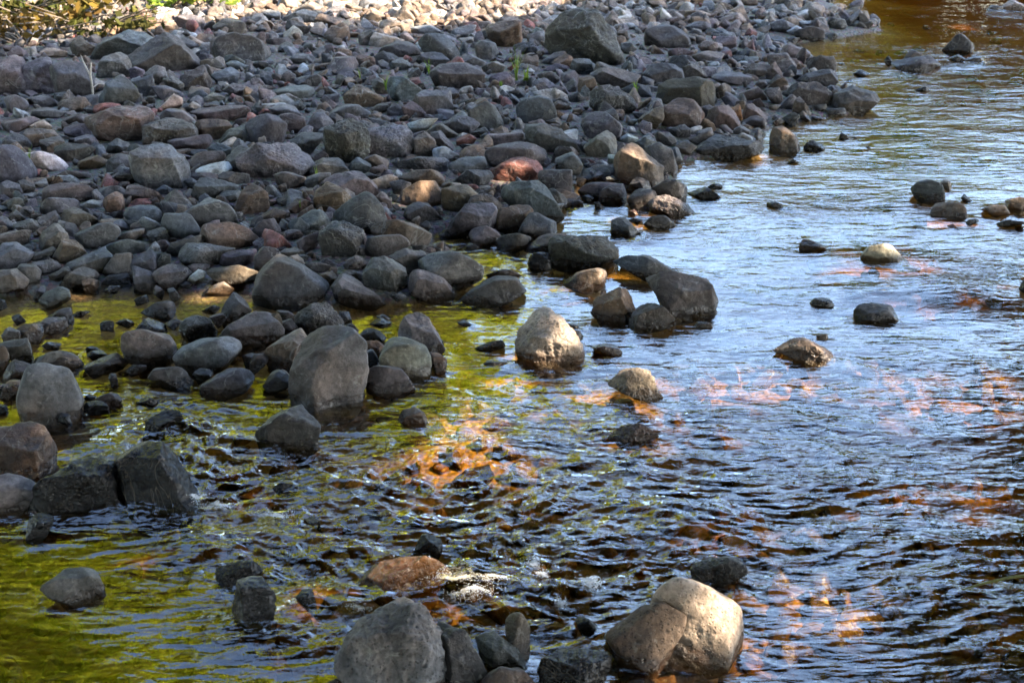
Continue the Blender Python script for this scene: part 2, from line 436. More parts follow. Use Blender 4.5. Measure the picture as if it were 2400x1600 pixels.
G9 ds 1070 270 1120 190 1200 165 1320 190 1330 260 1240 340 1100 330
G10 ds 1280 180 1400 120 1560 110 1600 150 1600 250 1560 290 1440 230 1320 220
G11 gp 1260 300 1310 230 1400 220 1560 290 1710 380 1640 410 1400 400 1260 360
G12 ka 1650 220 1780 150 1920 240 1780 255
G13 ka 1790 150 1900 115 1935 140 1920 165 1840 165
G14 da 910 580 925 460 980 445 1080 470 1175 555 1100 590 940 600
G15 ds 1210 490 1280 430 1400 415 1520 490 1380 530 1240 510
G16 gs 1060 460 1150 440 1210 450 1150 490
G17 ds 1130 580 1200 560 1260 590
G18 ds 1150 625 1200 620 1270 638
G19 ka 830 610 880 600 885 635
G20 mp 350 700 380 630 500 600 700 610 900 690 980 740 960 800 860 870 600 900 380 850
G21 bs 120 700 300 600 420 580 560 600 380 640 350 740 200 750
G22 ks 140 850 180 770 250 750 350 760 360 880 200 910
G23 bs 460 1030 620 930 780 890 855 920 865 1020 800 1070 660 1080
G24 ba 740 1290 760 1190 960 1070 1010 1080 1130 1300 1060 1370 880 1390
G25 da 1060 1440 1100 1330 1230 1220 1290 1230 1500 1370 1440 1400 1200 1450
G26 ds 930 850 1060 790 1250 790 1360 840 1550 930 1560 965 1460 970 1230 975 1200 890
G27 da 1240 1000 1400 960 1700 960 1800 1010 1860 1110 1865 1230 1740 1300 1520 1320 1410 1220 1310 1130
G28 bs 1640 1440 1700 1390 1800 1390 1840 1440
G29 tp 40 1590 120 1480 250 1340 340 1320 400 1370 560 1490 660 1600 690 1690 620 1760 300 1770 100 1710 45 1650
G30 ks 480 1410 600 1420 650 1460 520 1460
G31 bs 530 1460 620 1470 670 1560 600 1570
G32 ga 550 100 590 30 680 80 640 130
G33 ks 630 240 700 220 760 250 700 280
G34 ks 750 300 800 290 850 350 780 360
G35 ds 540 290 620 275 660 300 560 325
G36 ta 1060 380 1120 355 1160 400 1090 415
G37 ds 850 70 930 45 970 90 880 100
G38 ks 1450 90 1500 80 1530 105
@1800 400
H1 ds 1310 180 1380 110 1480 88 1570 110 1610 200 1620 260 1400 265
H2 wa 1580 110 1630 75 1680 120 1690 175 1620 160
H3 bs 1510 380 1540 310 1660 290 1780 300 1815 350 1800 420 1540 425
H4 ts 1960 370 2060 320 2160 315 2220 380 2100 410
H5 ts 2180 290 2260 255 2352 250 2400 260 2420 330 2352 350 2200 355
H6 ka 1770 255 1800 230 1900 280 1800 283
H7 ka 1810 480 1880 440 1930 465 1870 495
H8 ba 290 740 320 640 380 640 480 690 540 700 430 710 340 740
H9 ts 865 790 920 710 1040 680 1130 690 1230 780 1330 840 1200 855 900 840
H10 ds 380 1220 430 1180 500 1165 560 1180 640 1250 460 1245
H11 ds 790 1310 840 1250 950 1220 1100 1240 1200 1340 1150 1380 820 1370
H12 ka 750 1150 850 1105 900 1150
H13 ka 1010 1080 1090 1030 1140 1090
H14 ts 440 1520 540 1490 555 1530 490 1550
H15 ds 2310 1080 2352 980 2420 1000 2420 1130
H16 ks -10 300 40 285 110 300 165 350 -10 330
H17 os 1200 940 1400 880 1560 900 1400 975
H18 ka 1350 540 1390 515 1420 535
H19 os 1640 500 1700 475 1770 520
H20 ks 2100 500 2200 470 2352 475 2200 515
@0 800
I1 gs 170 520 190 430 280 260 360 200 480 210 620 260 720 420 760 560 680 700 480 720 380 740 230 690 175 600
I3 ba -60 760 120 750 330 740 440 820 500 960 490 1130 430 1260 200 1230 -60 1190
I4 rs 500 1060 600 970 760 950 900 1020 900 1080 700 1130 500 1150
I5 kp 310 1420 420 1280 620 1200 800 1080 960 1060 1100 1180 1180 1380 1150 1520 900 1560 500 1570 330 1540
I6 ka 1120 1060 1300 960 1400 900 1540 930 1680 1110 1740 1250 1800 1420 1740 1560 1300 1560 1190 1400 1130 1150
I7 ka 1300 830 1380 700 1540 620 1640 650 1720 800 1600 850 1340 870
I8 gs -40 1220 110 1210 240 1260 360 1350 290 1460 100 1560 -40 1500
I9 gs 1600 130 1700 40 1900 -20 2100 -30 2220 20 2210 100 2000 230 1800 270 1640 190
I10 gs 1840 390 1940 330 2180 240 2300 280 2352 360 2250 440 2000 490 1860 450
I11 gs 1380 320 1440 240 1560 235 1700 280 1780 390 1730 430 1500 400
I12 bs 1340 440 1500 400 1700 420 1720 470 1500 570 1400 500
I13 ga 760 220 960 160 1060 140 1110 210 1020 260 860 300
I14 gs 290 200 400 110 620 100 700 150 750 220 640 250 400 200
I15 da 50 280 110 190 160 165 280 240 260 320 200 360 50 350
I16 ga 0 20 120 -20 270 0 290 130 280 220 150 160 60 130
I17 bs -40 20 50 60 90 160 60 240 -40 270
I18 ga 1780 300 1860 240 1960 280 1940 320 1820 370
I19 ds 890 510 1000 475 1090 490 1110 550 1050 600 960 570
I20 ka 760 600 800 545 900 540 980 590 1000 660 850 650
I21 ka 770 520 820 480 880 510 830 540
I22 ks 530 720 570 650 640 680 650 760
I23 os 1060 740 1110 660 1200 670 1250 750 1150 790
I24 ks -30 560 60 590 70 640 -30 660
I25 ds -30 370 60 400 60 480 -30 480
I26 ba 70 380 200 370 170 500 40 520 0 490
I27 da 1000 310 1070 290 1080 380 1020 400
I28 gs 1160 250 1230 210 1340 220 1330 270 1200 300
I29 ka 790 60 850 40 915 75 830 100
I30 ka 800 110 880 80 960 110 1000 150 860 160
I31 gs 390 30 450 0 570 30 520 75 430 60
I32 os 1830 1080 1900 950 2100 900 2250 1000 2200 1080 2000 1130
I33 ga 2230 130 2310 110 2352 110 2380 200 2260 230
I34 ks 1250 560 1350 500 1450 560 1380 600
I36 bp 230 1560 340 1540 430 1570 360 1600
@600 800
J1 ga 300 340 400 110 520 0 700 -130 880 -100 1000 60 1000 330 960 480 700 600 400 590 310 500
J2 ns 1130 160 1180 60 1260 0 1420 -10 1560 50 1610 150 1600 260 1540 330 1360 310 1140 230
J3 ps 1010 310 1050 250 1140 220 1330 260 1460 410 1300 460 1020 430
J4 da 0 810 80 740 330 610 430 600 530 720 560 870 540 950 440 1000 200 980 50 950
J5 ba 1310 730 1360 630 1450 600 1530 650 1590 750 1450 770
J6 ps 60 400 130 300 220 270 300 310 290 400 150 460
J7 ba 40 100 200 0 420 -70 480 20 400 120 300 260 160 260
J8 ds 0 120 80 110 120 160 50 220 -40 270 -60 200
J9 bs 1600 100 1680 110 1750 170 1740 260 1650 290 1620 190
J10 ds 1010 100 1080 80 1130 160 1110 240 1010 280
J11 ba 1000 0 1120 -10 1190 60 1120 140 1020 80
J12 ds 1480 0 1720 -10 1720 60 1640 100 1560 40
J13 ks 2000 60 2100 20 2270 0 2290 50 2130 90
J14 ks 2060 220 2120 180 2320 190 2230 230
J15 ks 160 1340 240 1300 400 1340 370 1400 240 1420
J16 oa 1820 1050 1960 930 2150 910 2180 1000 2000 1090 1950 1170 1850 1110
@1200 800
K1 bp 880 400 950 310 1060 260 1180 260 1280 300 1330 430 1400 500 1410 540 1200 490 900 420
K2 bp 890 880 970 800 1080 765 1190 770 1330 860 1200 920 1060 940
K3 ps 720 60 880 20 960 30 1010 100 960 130 830 90
@1800 800
L1 bp 55 100 150 20 260 -10 360 0 430 60 540 80 600 120 610 160 540 175 300 130
@0 1200
M1 ga 430 650 540 550 680 500 800 530 890 600 940 740 900 830 700 810 560 760
M2 ka 240 230 290 60 370 0 500 60 440 150 350 250
M3 kp 1990 440 2150 400 2352 420 2400 500 2340 560 2200 700 2050 650 1980 560
M4 ka 2170 720 2240 600 2330 580 2420 600 2530 780 2480 900 2420 1080 2300 1040 2200 950
@600 1200
N1 gp 720 1280 850 1130 1000 960 1250 840 1480 840 1510 920 1620 1020 1740 1130 1760 1180 1720 1300 1700 1600 1640 1750 1040 1700 860 1400 740 1330
N2 da 1680 1000 1780 1050 1960 1220 2130 1460 2100 1540 1960 1650 1700 1650 1720 1280
N3 na 2020 1150 2180 1085 2352 1230 2460 1360 2550 1500 2400 1480 2200 1440 2080 1330
N4 bs 1960 1600 2150 1470 2352 1420 2450 1440 2580 1600 2580 1700 1960 1700
N5 ka 1440 350 1530 210 1600 200 1700 250 1700 350 1660 420 1500 380
N6 oa 990 560 1150 410 1400 350 1560 370 1720 440 1780 520 1700 600 1300 750 1130 700 1010 620
N7 ka 380 800 440 690 520 710 550 930 430 840
N8 ka 440 60 540 40 600 170 520 120
N9 bs 2290 1000 2352 930 2430 930 2510 1050 2510 1280 2450 1340 2300 1140
N10 bs 660 1560 760 1530 850 1560 850 1640 660 1640
@1200 1200
O1 ts 1280 860 1370 700 1480 630 1620 630 1840 700 2080 810 2110 900 2080 1080 2000 1280 1800 1330 1500 1290 1320 1100
O2 dp 1650 540 1720 480 1880 400 1980 395 2090 450 2130 520 2050 600 1850 660 1680 600
O3 kp 280 1400 400 1270 620 1250 850 1280 920 1370 860 1560 600 1680 250 1680
O4 ka 580 1000 640 960 740 1000 800 1080 760 1120 640 1100
O5 bs 960 1560 1100 1400 1300 1400 1340 1480 1200 1580
'''
LOBE = {'O1': '850 1150 1000 1000 1160 880 1340 830 1560 930 1570 1100 1430 1240 1300 1390 1060 1350 940 1250'}
SUNK = {'J16': -0.012, 'I32': -0.012, 'I4': 0.025, 'O5': 0.0, 'H17': 0.0, 'I12': 0.03, 'I23': 0.03, 'H19': 0.02, 'N6': 0.13, 'M3': 0.09}
BRIGHT = {'N1': 1.7, 'I1': 1.3, 'I9': 1.2, 'I8': 1.4, 'J1': 1.25, 'J2': 1.2, 'M1': 1.4, 'A11': 1.2, 'O1': 1.15, 'K1': 2.0, 'I5': 0.9}
MAX_ROCKS = 300
# one look-and-place phrase for the rocks that other labels refer to
MARK = {
 'C1': 'huge round mossy boulder', 'C2': 'large dark rounded boulder at the back', 'C3': 'broad dark mossy block near the waterline', 'C4': 'brown angular block near the waterline',
 'C6': 'dark deeply pitted rock', 'C9': 'dark egg-shaped rock', 'C10': 'sloping dark grey rock', 'C11': 'dark wavy-topped boulder', 'C12': 'brick red rock',
 'C15': 'brown rock with sun patches', 'C19': 'long pitted slab at the waterline', 'C8': 'round dark hump-backed rock', 'B6': 'smooth grey cube-like stone',
 'A1': 'grey twin-ridged boulder', 'A2': 'dark jagged boulder', 'A4': 'dark split boulder', 'A5': 'cracked purplish rock', 'A6': 'dark rounded whale-backed boulder', 'A8': 'greenish angular rock',
 'A9': 'brown boulder with a rusty spot', 'A10': 'grey pitted oblong rock', 'A11': 'greenish grey square boulder', 'A18': 'very dark smooth boulder', 'A32': 'brown pitted rock by the shrubs',
 'B2': 'dark lumpy boulder', 'B4': 'wide dark slab-sided rock', 'B5': 'pock-marked brown rock with bright flecks', 'B32': 'brown wedge rock', 'B34': 'grey block with a pale flat top', 'B40': 'dark smooth humped rock',
 'B46': 'big pitted grey rock', 'B47': 'mossy pitted boulder', 'B48': 'dark tilted triangular slab', 'B49': 'dark round-topped boulder', 'B53': 'low pitted rock mound', 'B57': 'long pitted bar of rock', 'B44': 'whitish smooth stone',
 'C13': 'grey tilted block', 'C16': 'grey domed rock', 'C29': 'dark notched rock',
 'D2': 'rounded purplish rock at the point', 'D3': 'dark flat-faced rock at the point', 'D4': 'low dark rock jutting into the river', 'D1': 'dark block standing at the water', 'D13': 'dark rock in the small inlet', 'D14': 'round dark rock at the far waterline',
 'D21': 'far humped rock in midstream', 'D23': 'wide dark rock in the upper river', 'D30': 'brown-lit boulder in the bright water', 'D31': 'black wedge in the bright water', 'D28': 'sunlit tan rock in the far river',
 'E1': 'large smooth purplish boulder', 'E4': 'upright oval brown stone', 'E5': 'grey flattened boulder', 'E77': 'large bluish grey dome', 'E6': 'bluish grey flat slab', 'E7': 'long brown-grey rock', 'E8': 'grey shoe-shaped rock',
 'E11': 'grey pointed block', 'E13': 'long ridged grey rock', 'E17': 'three-cornered rock beside the green pool', 'E18': 'speckled grey mound beside the pool', 'E25': 'sunlit cream stone', 'E26': 'brown slab with a sunlit edge',
 'E28': 'rough pitted slab', 'E39': 'dark curved rock', 'E52': 'dark rounded rock in the green pool', 'E54': 'small black cube-like rock in the green pool', 'E57': 'flat grey rock in the green pool', 'E61': 'pitted round rock',
 'E63': 'large smooth purplish rock by the pool', 'E65': 'long grey boulder', 'E23': 'grey hump in the green pool', 'E56': 'dark sloping rock in the green pool', 'E58': 'brown round rock in the pool',
 'F2': 'large purplish boulder with a sloping back', 'F1': 'round rock with a brown sunny side', 'F3': 'big smooth dark boulder', 'F4': 'dark angular pitted boulder', 'F5': 'long smooth brown boulder', 'F6': 'smooth dark wedge boulder',
 'F8': 'round greenish stone', 'F12': 'brown rock with an orange sun spot', 'F13': 'round rust-sided boulder', 'F14': 'dark pointed rock at the pool head', 'F16': 'broad purplish grey rock', 'F22': 'faceted greenish boulder',
 'F23': 'long rounded grey boulder with a rusty end', 'F24': 'blunt grey rock with a wet foot', 'F25': 'sharp-edged split rock', 'F26': 'huge dark wrinkled boulder', 'F45': 'rough ball-shaped rock', 'F50': 'pointed grey rock in the shallows', 'F53': 'long low dark rock in the pool mouth',
 'G1': 'large smooth greenish boulder', 'G2': 'dark two-sided rock', 'G7': 'dark pyramid rock', 'G10': 'smooth dark rock at the river edge', 'G11': 'sunlit speckled tan rock', 'G14': 'dark fin-shaped rock', 'G20': 'big pitted dark boulder in the water',
 'G21': 'smooth brown back rising behind the pitted boulder', 'G23': 'tan sunlit rock in the still pool', 'G24': 'peaked brown rock', 'G25': 'dark low pyramid', 'G26': 'long curved ridge of rock', 'G27': 'broad striped slab in the stream', 'G29': 'white-sided pointed boulder',
 'H1': 'dark domed rock in the river', 'H3': 'brown square rock in the river', 'H9': 'tan sunlit boulder with a wet brown skirt', 'H11': 'dark double-humped rock', 'H4': 'tan half-drowned rock',
 'I1': 'great oval grey boulder', 'I3': 'large brown boulder with a rosy glint', 'I4': 'drowned red-brown rock', 'I5': 'broad black knobbly boulder', 'I6': 'tall black wet pyramid', 'I7': 'black wedge splitting the current', 'I8': 'smooth grey boulder beside the rapid',
 'I9': 'long smooth grey boulder', 'I10': 'grey loaf-shaped rock', 'I11': 'pair-lobed grey rock', 'J1': 'largest faceted grey boulder', 'J2': 'egg-round greenish boulder', 'J3': 'purplish rounded rock with a dark foot',
 'J4': 'dark tilted slab at the head of the rapid', 'J5': 'small brown-topped rock in the rapid', 'K1': 'tan speckled rock in midstream', 'K2': 'wet brown rock awash in the current', 'L1': 'low brown ridge in the open river',
 'M1': 'grey dome in the green water', 'M3': 'dark wet rock under the spray', 'M4': 'black streaked fin of rock', 'M2': 'small black leaning rock', 'N1': 'big rough grey boulder at the bottom edge', 'N2': 'dark rock leaning on the rough grey boulder', 'N3': 'green-striped wet slab',
 'N4': 'smooth brown boulder cut by the bottom edge', 'N5': 'black knob above the amber rock', 'N6': 'amber wet rock under the falls', 'N9': 'brown wet pillar', 'O1': 'large pale pitted boulder in full sun', 'O2': 'dark round rock behind the pale boulder',
 'O3': 'black rock at the bottom edge', 'J7': 'brown wedge with a sunlit foot', 'J16': 'golden drowned slab',
}
def make_labels(rocks):
    by = {r['id']: r for r in rocks}
    marks = {k: v for k, v in MARK.items() if by[k]['own']}
    out = {}
    for k, v in marks.items():
        r = by[k]; p = v
        if len(p.split()) < 4: p = {'C12': 'brick red rock between grey boulders'}.get(k, p)
        if len(p.split()) < 4:
            near = min((m for m in marks if m != k), key=lambda m: math.hypot(by[m]['cx'] - r['cx'], 1.6 * (by[m]['cy'] - r['cy'])))
            p = p + ' next to the ' + marks[near]
        out[k] = p
    def relation(r, m):
        dx = (r['cx'] - m['cx']) / (0.5 * (m['w'] + r['w'])); dy = (r['cy'] - m['cy']) / (0.5 * (m['h'] + r['h']))
        if abs(dy) >= abs(dx): return 'just behind' if dy < 0 else 'just in front of'
        return 'on the upstream side of' if dx > 0 else 'on the bank side of'
    used = {}
    rest = sorted([r for r in rocks if r['own'] and r['id'] not in marks], key=lambda r: -r['area'])
    for r in rest:
        asp = r['w'] / r['h']
        shape = ('flat' if asp > 2.0 else 'upright' if asp < 0.95 else {'a': 'angular', 's': 'rounded', 'p': 'pitted'}[r['kind']])
        size = 'large' if r['w'] > 120 else 'medium' if r['w'] > 75 else 'small'
        noun = 'slab' if asp > 2.4 else 'rock' if r['w'] > 60 else 'stone'
        cand = sorted(marks, key=lambda m: math.hypot(by[m]['cx'] - r['cx'], 1.5 * (by[m]['cy'] - r['cy'])) - 0.25 * (by[m]['w']))
        done = False
        for m in cand[:4]:
            lab = '%s %s %s %s the %s' % (TONE_WORD[r['tone']], shape, noun, relation(r, by[m]), marks[m])
            if lab not in used and len(lab.split()) <= 16:
                used[lab] = 1; done = True; break
        if not done: lab = '%s %s %s between the %s and the %s' % (TONE_WORD[r['tone']], shape, noun, marks[cand[0]], marks[cand[1]])
        out[r['id']] = lab
    return out

# where sunlight comes through the leaves: photo x, y, half width, half height, height of the lit surface, how open the gap is
LIGHT_SPOTS = [
 (1478, 372, 26, 20, .25, 1), (1530, 395, 14, 10, .2, 1), (1195, 412, 28, 9, .15, 1), (980, 440, 26, 14, .2, 1), (1095, 462, 12, 14, .15, .8), (795, 455, 14, 14, .2, .9), (700, 448, 20, 8, .1, 1),
 (592, 628, 44, 8, .15, 1), (512, 668, 30, 10, .08, 1), (200, 1065, 24, 12, .03, 1), (92, 1038, 14, 14, .15, 1), (1560, 468, 55, 16, .12, 1), (1390, 643, 38, 20, .08, 1), (1432, 715, 26, 26, .15, 1),
 (1330, 800, 55, 40, .15, 1), (1360, 770, 30, 22, .15, 1), (1490, 878, 66, 26, .06, 1), (1842, 325, 22, 22, .15, 1), (2085, 590, 60, 28, .08, 1), (2350, 485, 70, 20, .08, 1), (2215, 422, 14, 10, .05, 1),
 (2262, 478, 24, 12, .06, 1), (1680, 1395, 66, 46, .24, 1), (1742, 1435, 50, 60, .2, 1), (1010, 1320, 80, 40, .06, .9), (1090, 1385, 80, 34, .0, 1), (1170, 1370, 40, 24, 0, 1),
 (1640, 905, 140, 30, -.12, .82), (1750, 880, 120, 24, -.12, .9), (1480, 930, 60, 14, -.1, .7), (2090, 895, 240, 48, -.12, .84), (2350, 900, 90, 40, -.12, .95), (2240, 640, 130, 40, -.1, .9), (2130, 600, 80, 22, -.1, .8), (2200, 540, 110, 14, -.1, .8),
 (1100, 985, 110, 22, -.1, .9), (1120, 1050, 60, 34, -.08, .9), (1200, 1110, 70, 36, -.1, .8), (1000, 1090, 60, 20, -.1, .6), (900, 1070, 50, 14, -.08, .4), (1870, 1395, 95, 46, -.12, 1), (1960, 1450, 60, 26, -.12, .9),
 (2270, 1150, 100, 30, -.14, .8), (2120, 1210, 60, 20, -.14, .6), (1760, 1250, 70, 26, -.12, .6), (1780, 1500, 60, 60, -.1, .9), (800, 1362, 50, 26, -.03, .8), (1925, 822, 34, 10, .06, 1), (1512, 603, 40, 10, .06, 1),
 (675, 845, 10, 20, .1, 1), (420, 1275, 40, 22, -.05, .8), (218, 662, 12, 9, .08, 1), (1110, 1045, 40, 30, -.02, 1), (1865, 1250, 40, 20, -.1, .6), (1300, 1380, 40, 20, -.05, .7), (1600, 1010, 120, 16, -.1, .5), (1500, 1060, 90, 14, -.1, .4), (2050, 1230, 60, 16, -.12, .5),
 (110, 955, 10, 8, .2, .9), (175, 975, 10, 8, .1, .9), (28, 912, 14, 8, .05, .9), (1100, 820, 90, 20, -.1, .35), (1080, 880, 80, 20, -.1, .35), (2180, 700, 80, 16, -.08, .6), (1690, 1250, 30, 30, -.1, .5), (2230, 960, 100, 14, -.12, .4),
 (890, 95, 34, 10, .15, 1), (950, 80, 30, 10, .15, 1), (1160, 66, 12, 8, .3, 1), (1095, 92, 24, 7, .15, .9), (690, 85, 24, 12, .15, 1), (780, 90, 26, 8, .1, .9), (830, 112, 20, 5, .1, .9), (1450, 26, 26, 6, .1, .8), (1270, 42, 20, 6, .15, .9),
 (30, 132, 40, 9, .15, .9), (120, 128, 34, 8, .15, .9), (55, 345, 30, 5, .15, .6), (90, 360, 26, 5, .15, .7), (2330, 12, 34, 7, .2, 1), (480, 0, 60, 40, .1, 1), (1010, 1175, 60, 14, -.1, .6), (1210, 1200, 60, 20, -.1, .6), (620, 1140, 24, 10, -.05, .7), (150, 1000, 20, 8, .05, .5)]
CANOPY_N = 260000
CANOPY_LEAF = 0.25
# ------------------------------------------------------------------ geometry helpers
CP, SP = math.cos(PITCH), math.sin(PITCH)
CAM = np.array([0, 0, CAM_H])
RIGHT = np.array([1.0, 0, 0]); UP = np.array([0, SP, CP]); FWD = np.array([0, CP, -SP])

def rays(px, py):
    px = np.asarray(px, float); py = np.asarray(py, float)
    return FWD + RIGHT * ((px - 1200) / FPX)[..., None] + UP * ((800 - py) / FPX)[..., None]

def to_plane(px, py, z=0.0):
    d = rays(px, py); t = (z - CAM_H) / d[..., 2]
    return CAM + d * t[..., None]

# waterline of the river and its side pool: everything below it in the picture is water
SHORE = [(1965, -80), (1950, 10), (2010, 40), (2065, 70), (1950, 92), (1880, 100), (1830, 105), (1890, 125), (1950, 160), (1965, 205), (2050, 235),
         (1985, 268), (1880, 285), (1800, 300), (1770, 350), (1680, 368), (1590, 380), (1570, 430), (1470, 440), (1360, 425), (1330, 470), (1310, 500),
         (1230, 540), (1140, 560), (1060, 540), (1010, 545), (1020, 590), (1110, 640), (1060, 690), (930, 705), (800, 710), (620, 700), (560, 670),
         (470, 680), (300, 668), (200, 672), (60, 690), (-400, 720)]
_sw = to_plane([p[0] for p in SHORE], [p[1] for p in SHORE])[:, :2]
POLY = np.vstack([_sw, [[-30, 7.5], [-30, 60], [_sw[0][0], 60]]])     # the stony bank, as a polygon on the ground

def inside(poly, x, y):
    x = np.asarray(x, float); y = np.asarray(y, float); c = np.zeros(x.shape, bool)
    n = len(poly); j = n - 1
    for i in range(n):
        xi, yi = poly[i]; xj, yj = poly[j]
        m = ((yi > y) != (yj > y)) & (x < (xj - xi) * (y - yi) / (yj - yi + 1e-12) + xi)
        c ^= m; j = i
    return c

def shore_dist(x, y):
    x = np.asarray(x, float); y = np.asarray(y, float); d = np.full(x.shape, 1e9)
    for i in range(len(_sw) - 1):
        ax, ay = _sw[i]; bx, by = _sw[i + 1]; dx, dy = bx - ax, by - ay
        t = np.clip(((x - ax) * dx + (y - ay) * dy) / (dx * dx + dy * dy), 0, 1)
        d = np.minimum(d, np.hypot(x - ax - t * dx, y - ay - t * dy))
    return np.where(inside(POLY, x, y), d, -d)

def _fade(t): return t * t * t * (t * (t * 6 - 15) + 10)
_PERM = np.random.RandomState(7).permutation(1024)
_G3 = np.random.RandomState(8).normal(size=(1024, 3)); _G3 /= np.linalg.norm(_G3, axis=1)[:, None]
def noise3(p):
    p = np.asarray(p, float); i = np.floor(p).astype(int); f = p - i; u = _fade(f); r = 0
    for a in (0, 1):
        for b in (0, 1):
            for c in (0, 1):
                h = _PERM[(_PERM[(_PERM[(i[:, 0] + a) & 1023] + i[:, 1] + b) & 1023] + i[:, 2] + c) & 1023]
                g = _G3[h]
                w = (u[:, 0] if a else 1 - u[:, 0]) * (u[:, 1] if b else 1 - u[:, 1]) * (u[:, 2] if c else 1 - u[:, 2])
                r = r + w * ((f[:, 0] - a) * g[:, 0] + (f[:, 1] - b) * g[:, 1] + (f[:, 2] - c) * g[:, 2])
    return r * 1.5
def noise2(x, y, s=0.0):
    sh = np.shape(x)
    return noise3(np.stack([np.ravel(x), np.ravel(y), np.full(np.size(x), s + 0.37)], 1)).reshape(sh)

def ground_z(x, y):
    d = shore_dist(x, y)
    bank = 0.02 + 0.10 * (1 - np.exp(-np.maximum(d, 0) / 0.8)) + 0.02 * np.maximum(d, 0) + 0.03 * noise2(np.asarray(x) * 0.5, np.asarray(y) * 0.5)
    bed = -0.03 - 0.17 * (1 - np.exp(np.minimum(d, 0) / 1.6)) + 0.05 * noise2(np.asarray(x) * 0.9, np.asarray(y) * 0.9, 4)
    return np.where(d > 0, bank, bed)

def to_ground(px, py):
    z = np.zeros(np.shape(px))
    for _ in range(6):
        p = to_plane(px, py, z) if np.ndim(px) == 0 else CAM + rays(px, py) * ((z - CAM_H) / rays(px, py)[..., 2])[..., None]
        z = np.maximum(ground_z(p[..., 0], p[..., 1]), 0.0)
    return p

_ico = {}
def ico(level):
    if level in _ico: return _ico[level]
    if level == 0:
        t = (1 + 5 ** 0.5) / 2
        v = np.array([(-1, t, 0), (1, t, 0), (-1, -t, 0), (1, -t, 0), (0, -1, t), (0, 1, t), (0, -1, -t), (0, 1, -t), (t, 0, -1), (t, 0, 1), (-t, 0, -1), (-t, 0, 1)], float)
        f = np.array([(0, 11, 5), (0, 5, 1), (0, 1, 7), (0, 7, 10), (0, 10, 11), (1, 5, 9), (5, 11, 4), (11, 10, 2), (10, 7, 6), (7, 1, 8), (3, 9, 4), (3, 4, 2), (3, 2, 6), (3, 6, 8), (3, 8, 9), (4, 9, 5), (2, 4, 11), (6, 2, 10), (8, 6, 7), (9, 8, 1)])
        v /= np.linalg.norm(v, axis=1)[:, None]
    else:
        v0, f0 = ico(level - 1); n = len(v0)
        e = np.sort(np.vstack([f0[:, [0, 1]], f0[:, [1, 2]], f0[:, [2, 0]]]), axis=1)
        u, inv = np.unique(e, axis=0, return_inverse=True); inv = inv.reshape(-1)
        m = v0[u[:, 0]] + v0[u[:, 1]]; m /= np.linalg.norm(m, axis=1)[:, None]
        v = np.vstack([v0, m]); k = len(f0); ab, bc, ca = inv[:k] + n, inv[k:2 * k] + n, inv[2 * k:] + n
        f = np.vstack([np.stack([f0[:, 0], ab, ca], 1), np.stack([f0[:, 1], bc, ab], 1), np.stack([f0[:, 2], ca, bc], 1), np.stack([ab, bc, ca], 1)])
    _ico[level] = (v, f); return _ico[level]

def make_mesh(name, v, f, mat, tint=None, smooth=True, attrs=None):
    me = bpy.data.meshes.new(name); v = np.asarray(v, np.float32); f = np.asarray(f, np.int32)
    k = f.shape[1]
    me.vertices.add(len(v)); me.vertices.foreach_set('co', v.ravel())
    me.loops.add(f.size); me.loops.foreach_set('vertex_index', f.ravel())
    me.polygons.add(len(f)); me.polygons.foreach_set('loop_start', np.arange(0, f.size, k, dtype=np.int32))
    me.polygons.foreach_set('loop_total', np.full(len(f), k, np.int32))
    if tint is not None:
        t = np.asarray(tint, np.float32)
        if t.ndim == 1: t = np.tile(t, (len(v), 1))
        a = me.attributes.new('tint', 'FLOAT_COLOR', 'POINT'); a.data.foreach_set('color', np.ascontiguousarray(t).ravel())
    for an, av in (attrs or {}).items():
        a = me.attributes.new(an, 'FLOAT', 'POINT'); a.data.foreach_set('value', np.asarray(av, np.float32).ravel())
    me.update(calc_edges=True); me.validate()
    me.polygons.foreach_set('use_smooth', np.full(len(me.polygons), smooth, dtype=bool))
    me.materials.append(mat)
    return me

def link(name, me, loc=(0, 0, 0), label=None, cat=None, group=None, kind=None, parent=None):
    o = bpy.data.objects.new(name, me); COL.objects.link(o); o.location = loc
    if label: o['label'] = label
    if cat: o['category'] = cat
    if group: o['group'] = group
    if kind: o['kind'] = kind
    if parent is not None: o.parent = parent
    return o

# ------------------------------------------------------------------ materials
def nt(name):
    m = bpy.data.materials.new(name); m.use_nodes = True
    n, l = m.node_tree.nodes, m.node_tree.links
    return m, n, l, n['Principled BSDF'], n['Material Output']
def mixc(n, l, mode, fac, a, b):
    x = n.new('ShaderNodeMix'); x.data_type = 'RGBA'; x.blend_type = mode
    for s, v in ((x.inputs[0], fac), (x.inputs[6], a), (x.inputs[7], b)):
        if hasattr(v, 'is_output') or isinstance(v, bpy.types.NodeSocket): l.new(v, s)
        else: s.default_value = v
    return x.outputs[2]
def mth(n, l, op, a, b=None, c=None, clamp=False):
    x = n.new('ShaderNodeMath'); x.operation = op; x.use_clamp = clamp
    for i, v in enumerate((a, b, c)):
        if v is None: continue
        if isinstance(v, bpy.types.NodeSocket): l.new(v, x.inputs[i])
        else: x.inputs[i].default_value = v
    return x.outputs[0]
def noise(n, l, vec, scale, detail=4, rough=0.55, dist=0.0, dims='3D'):
    x = n.new('ShaderNodeTexNoise'); x.noise_dimensions = dims
    x.inputs['Scale'].default_value = scale; x.inputs['Detail'].default_value = detail
    x.inputs['Roughness'].default_value = rough; x.inputs['Distortion'].default_value = dist
    l.new(vec, x.inputs['Vector']); return x
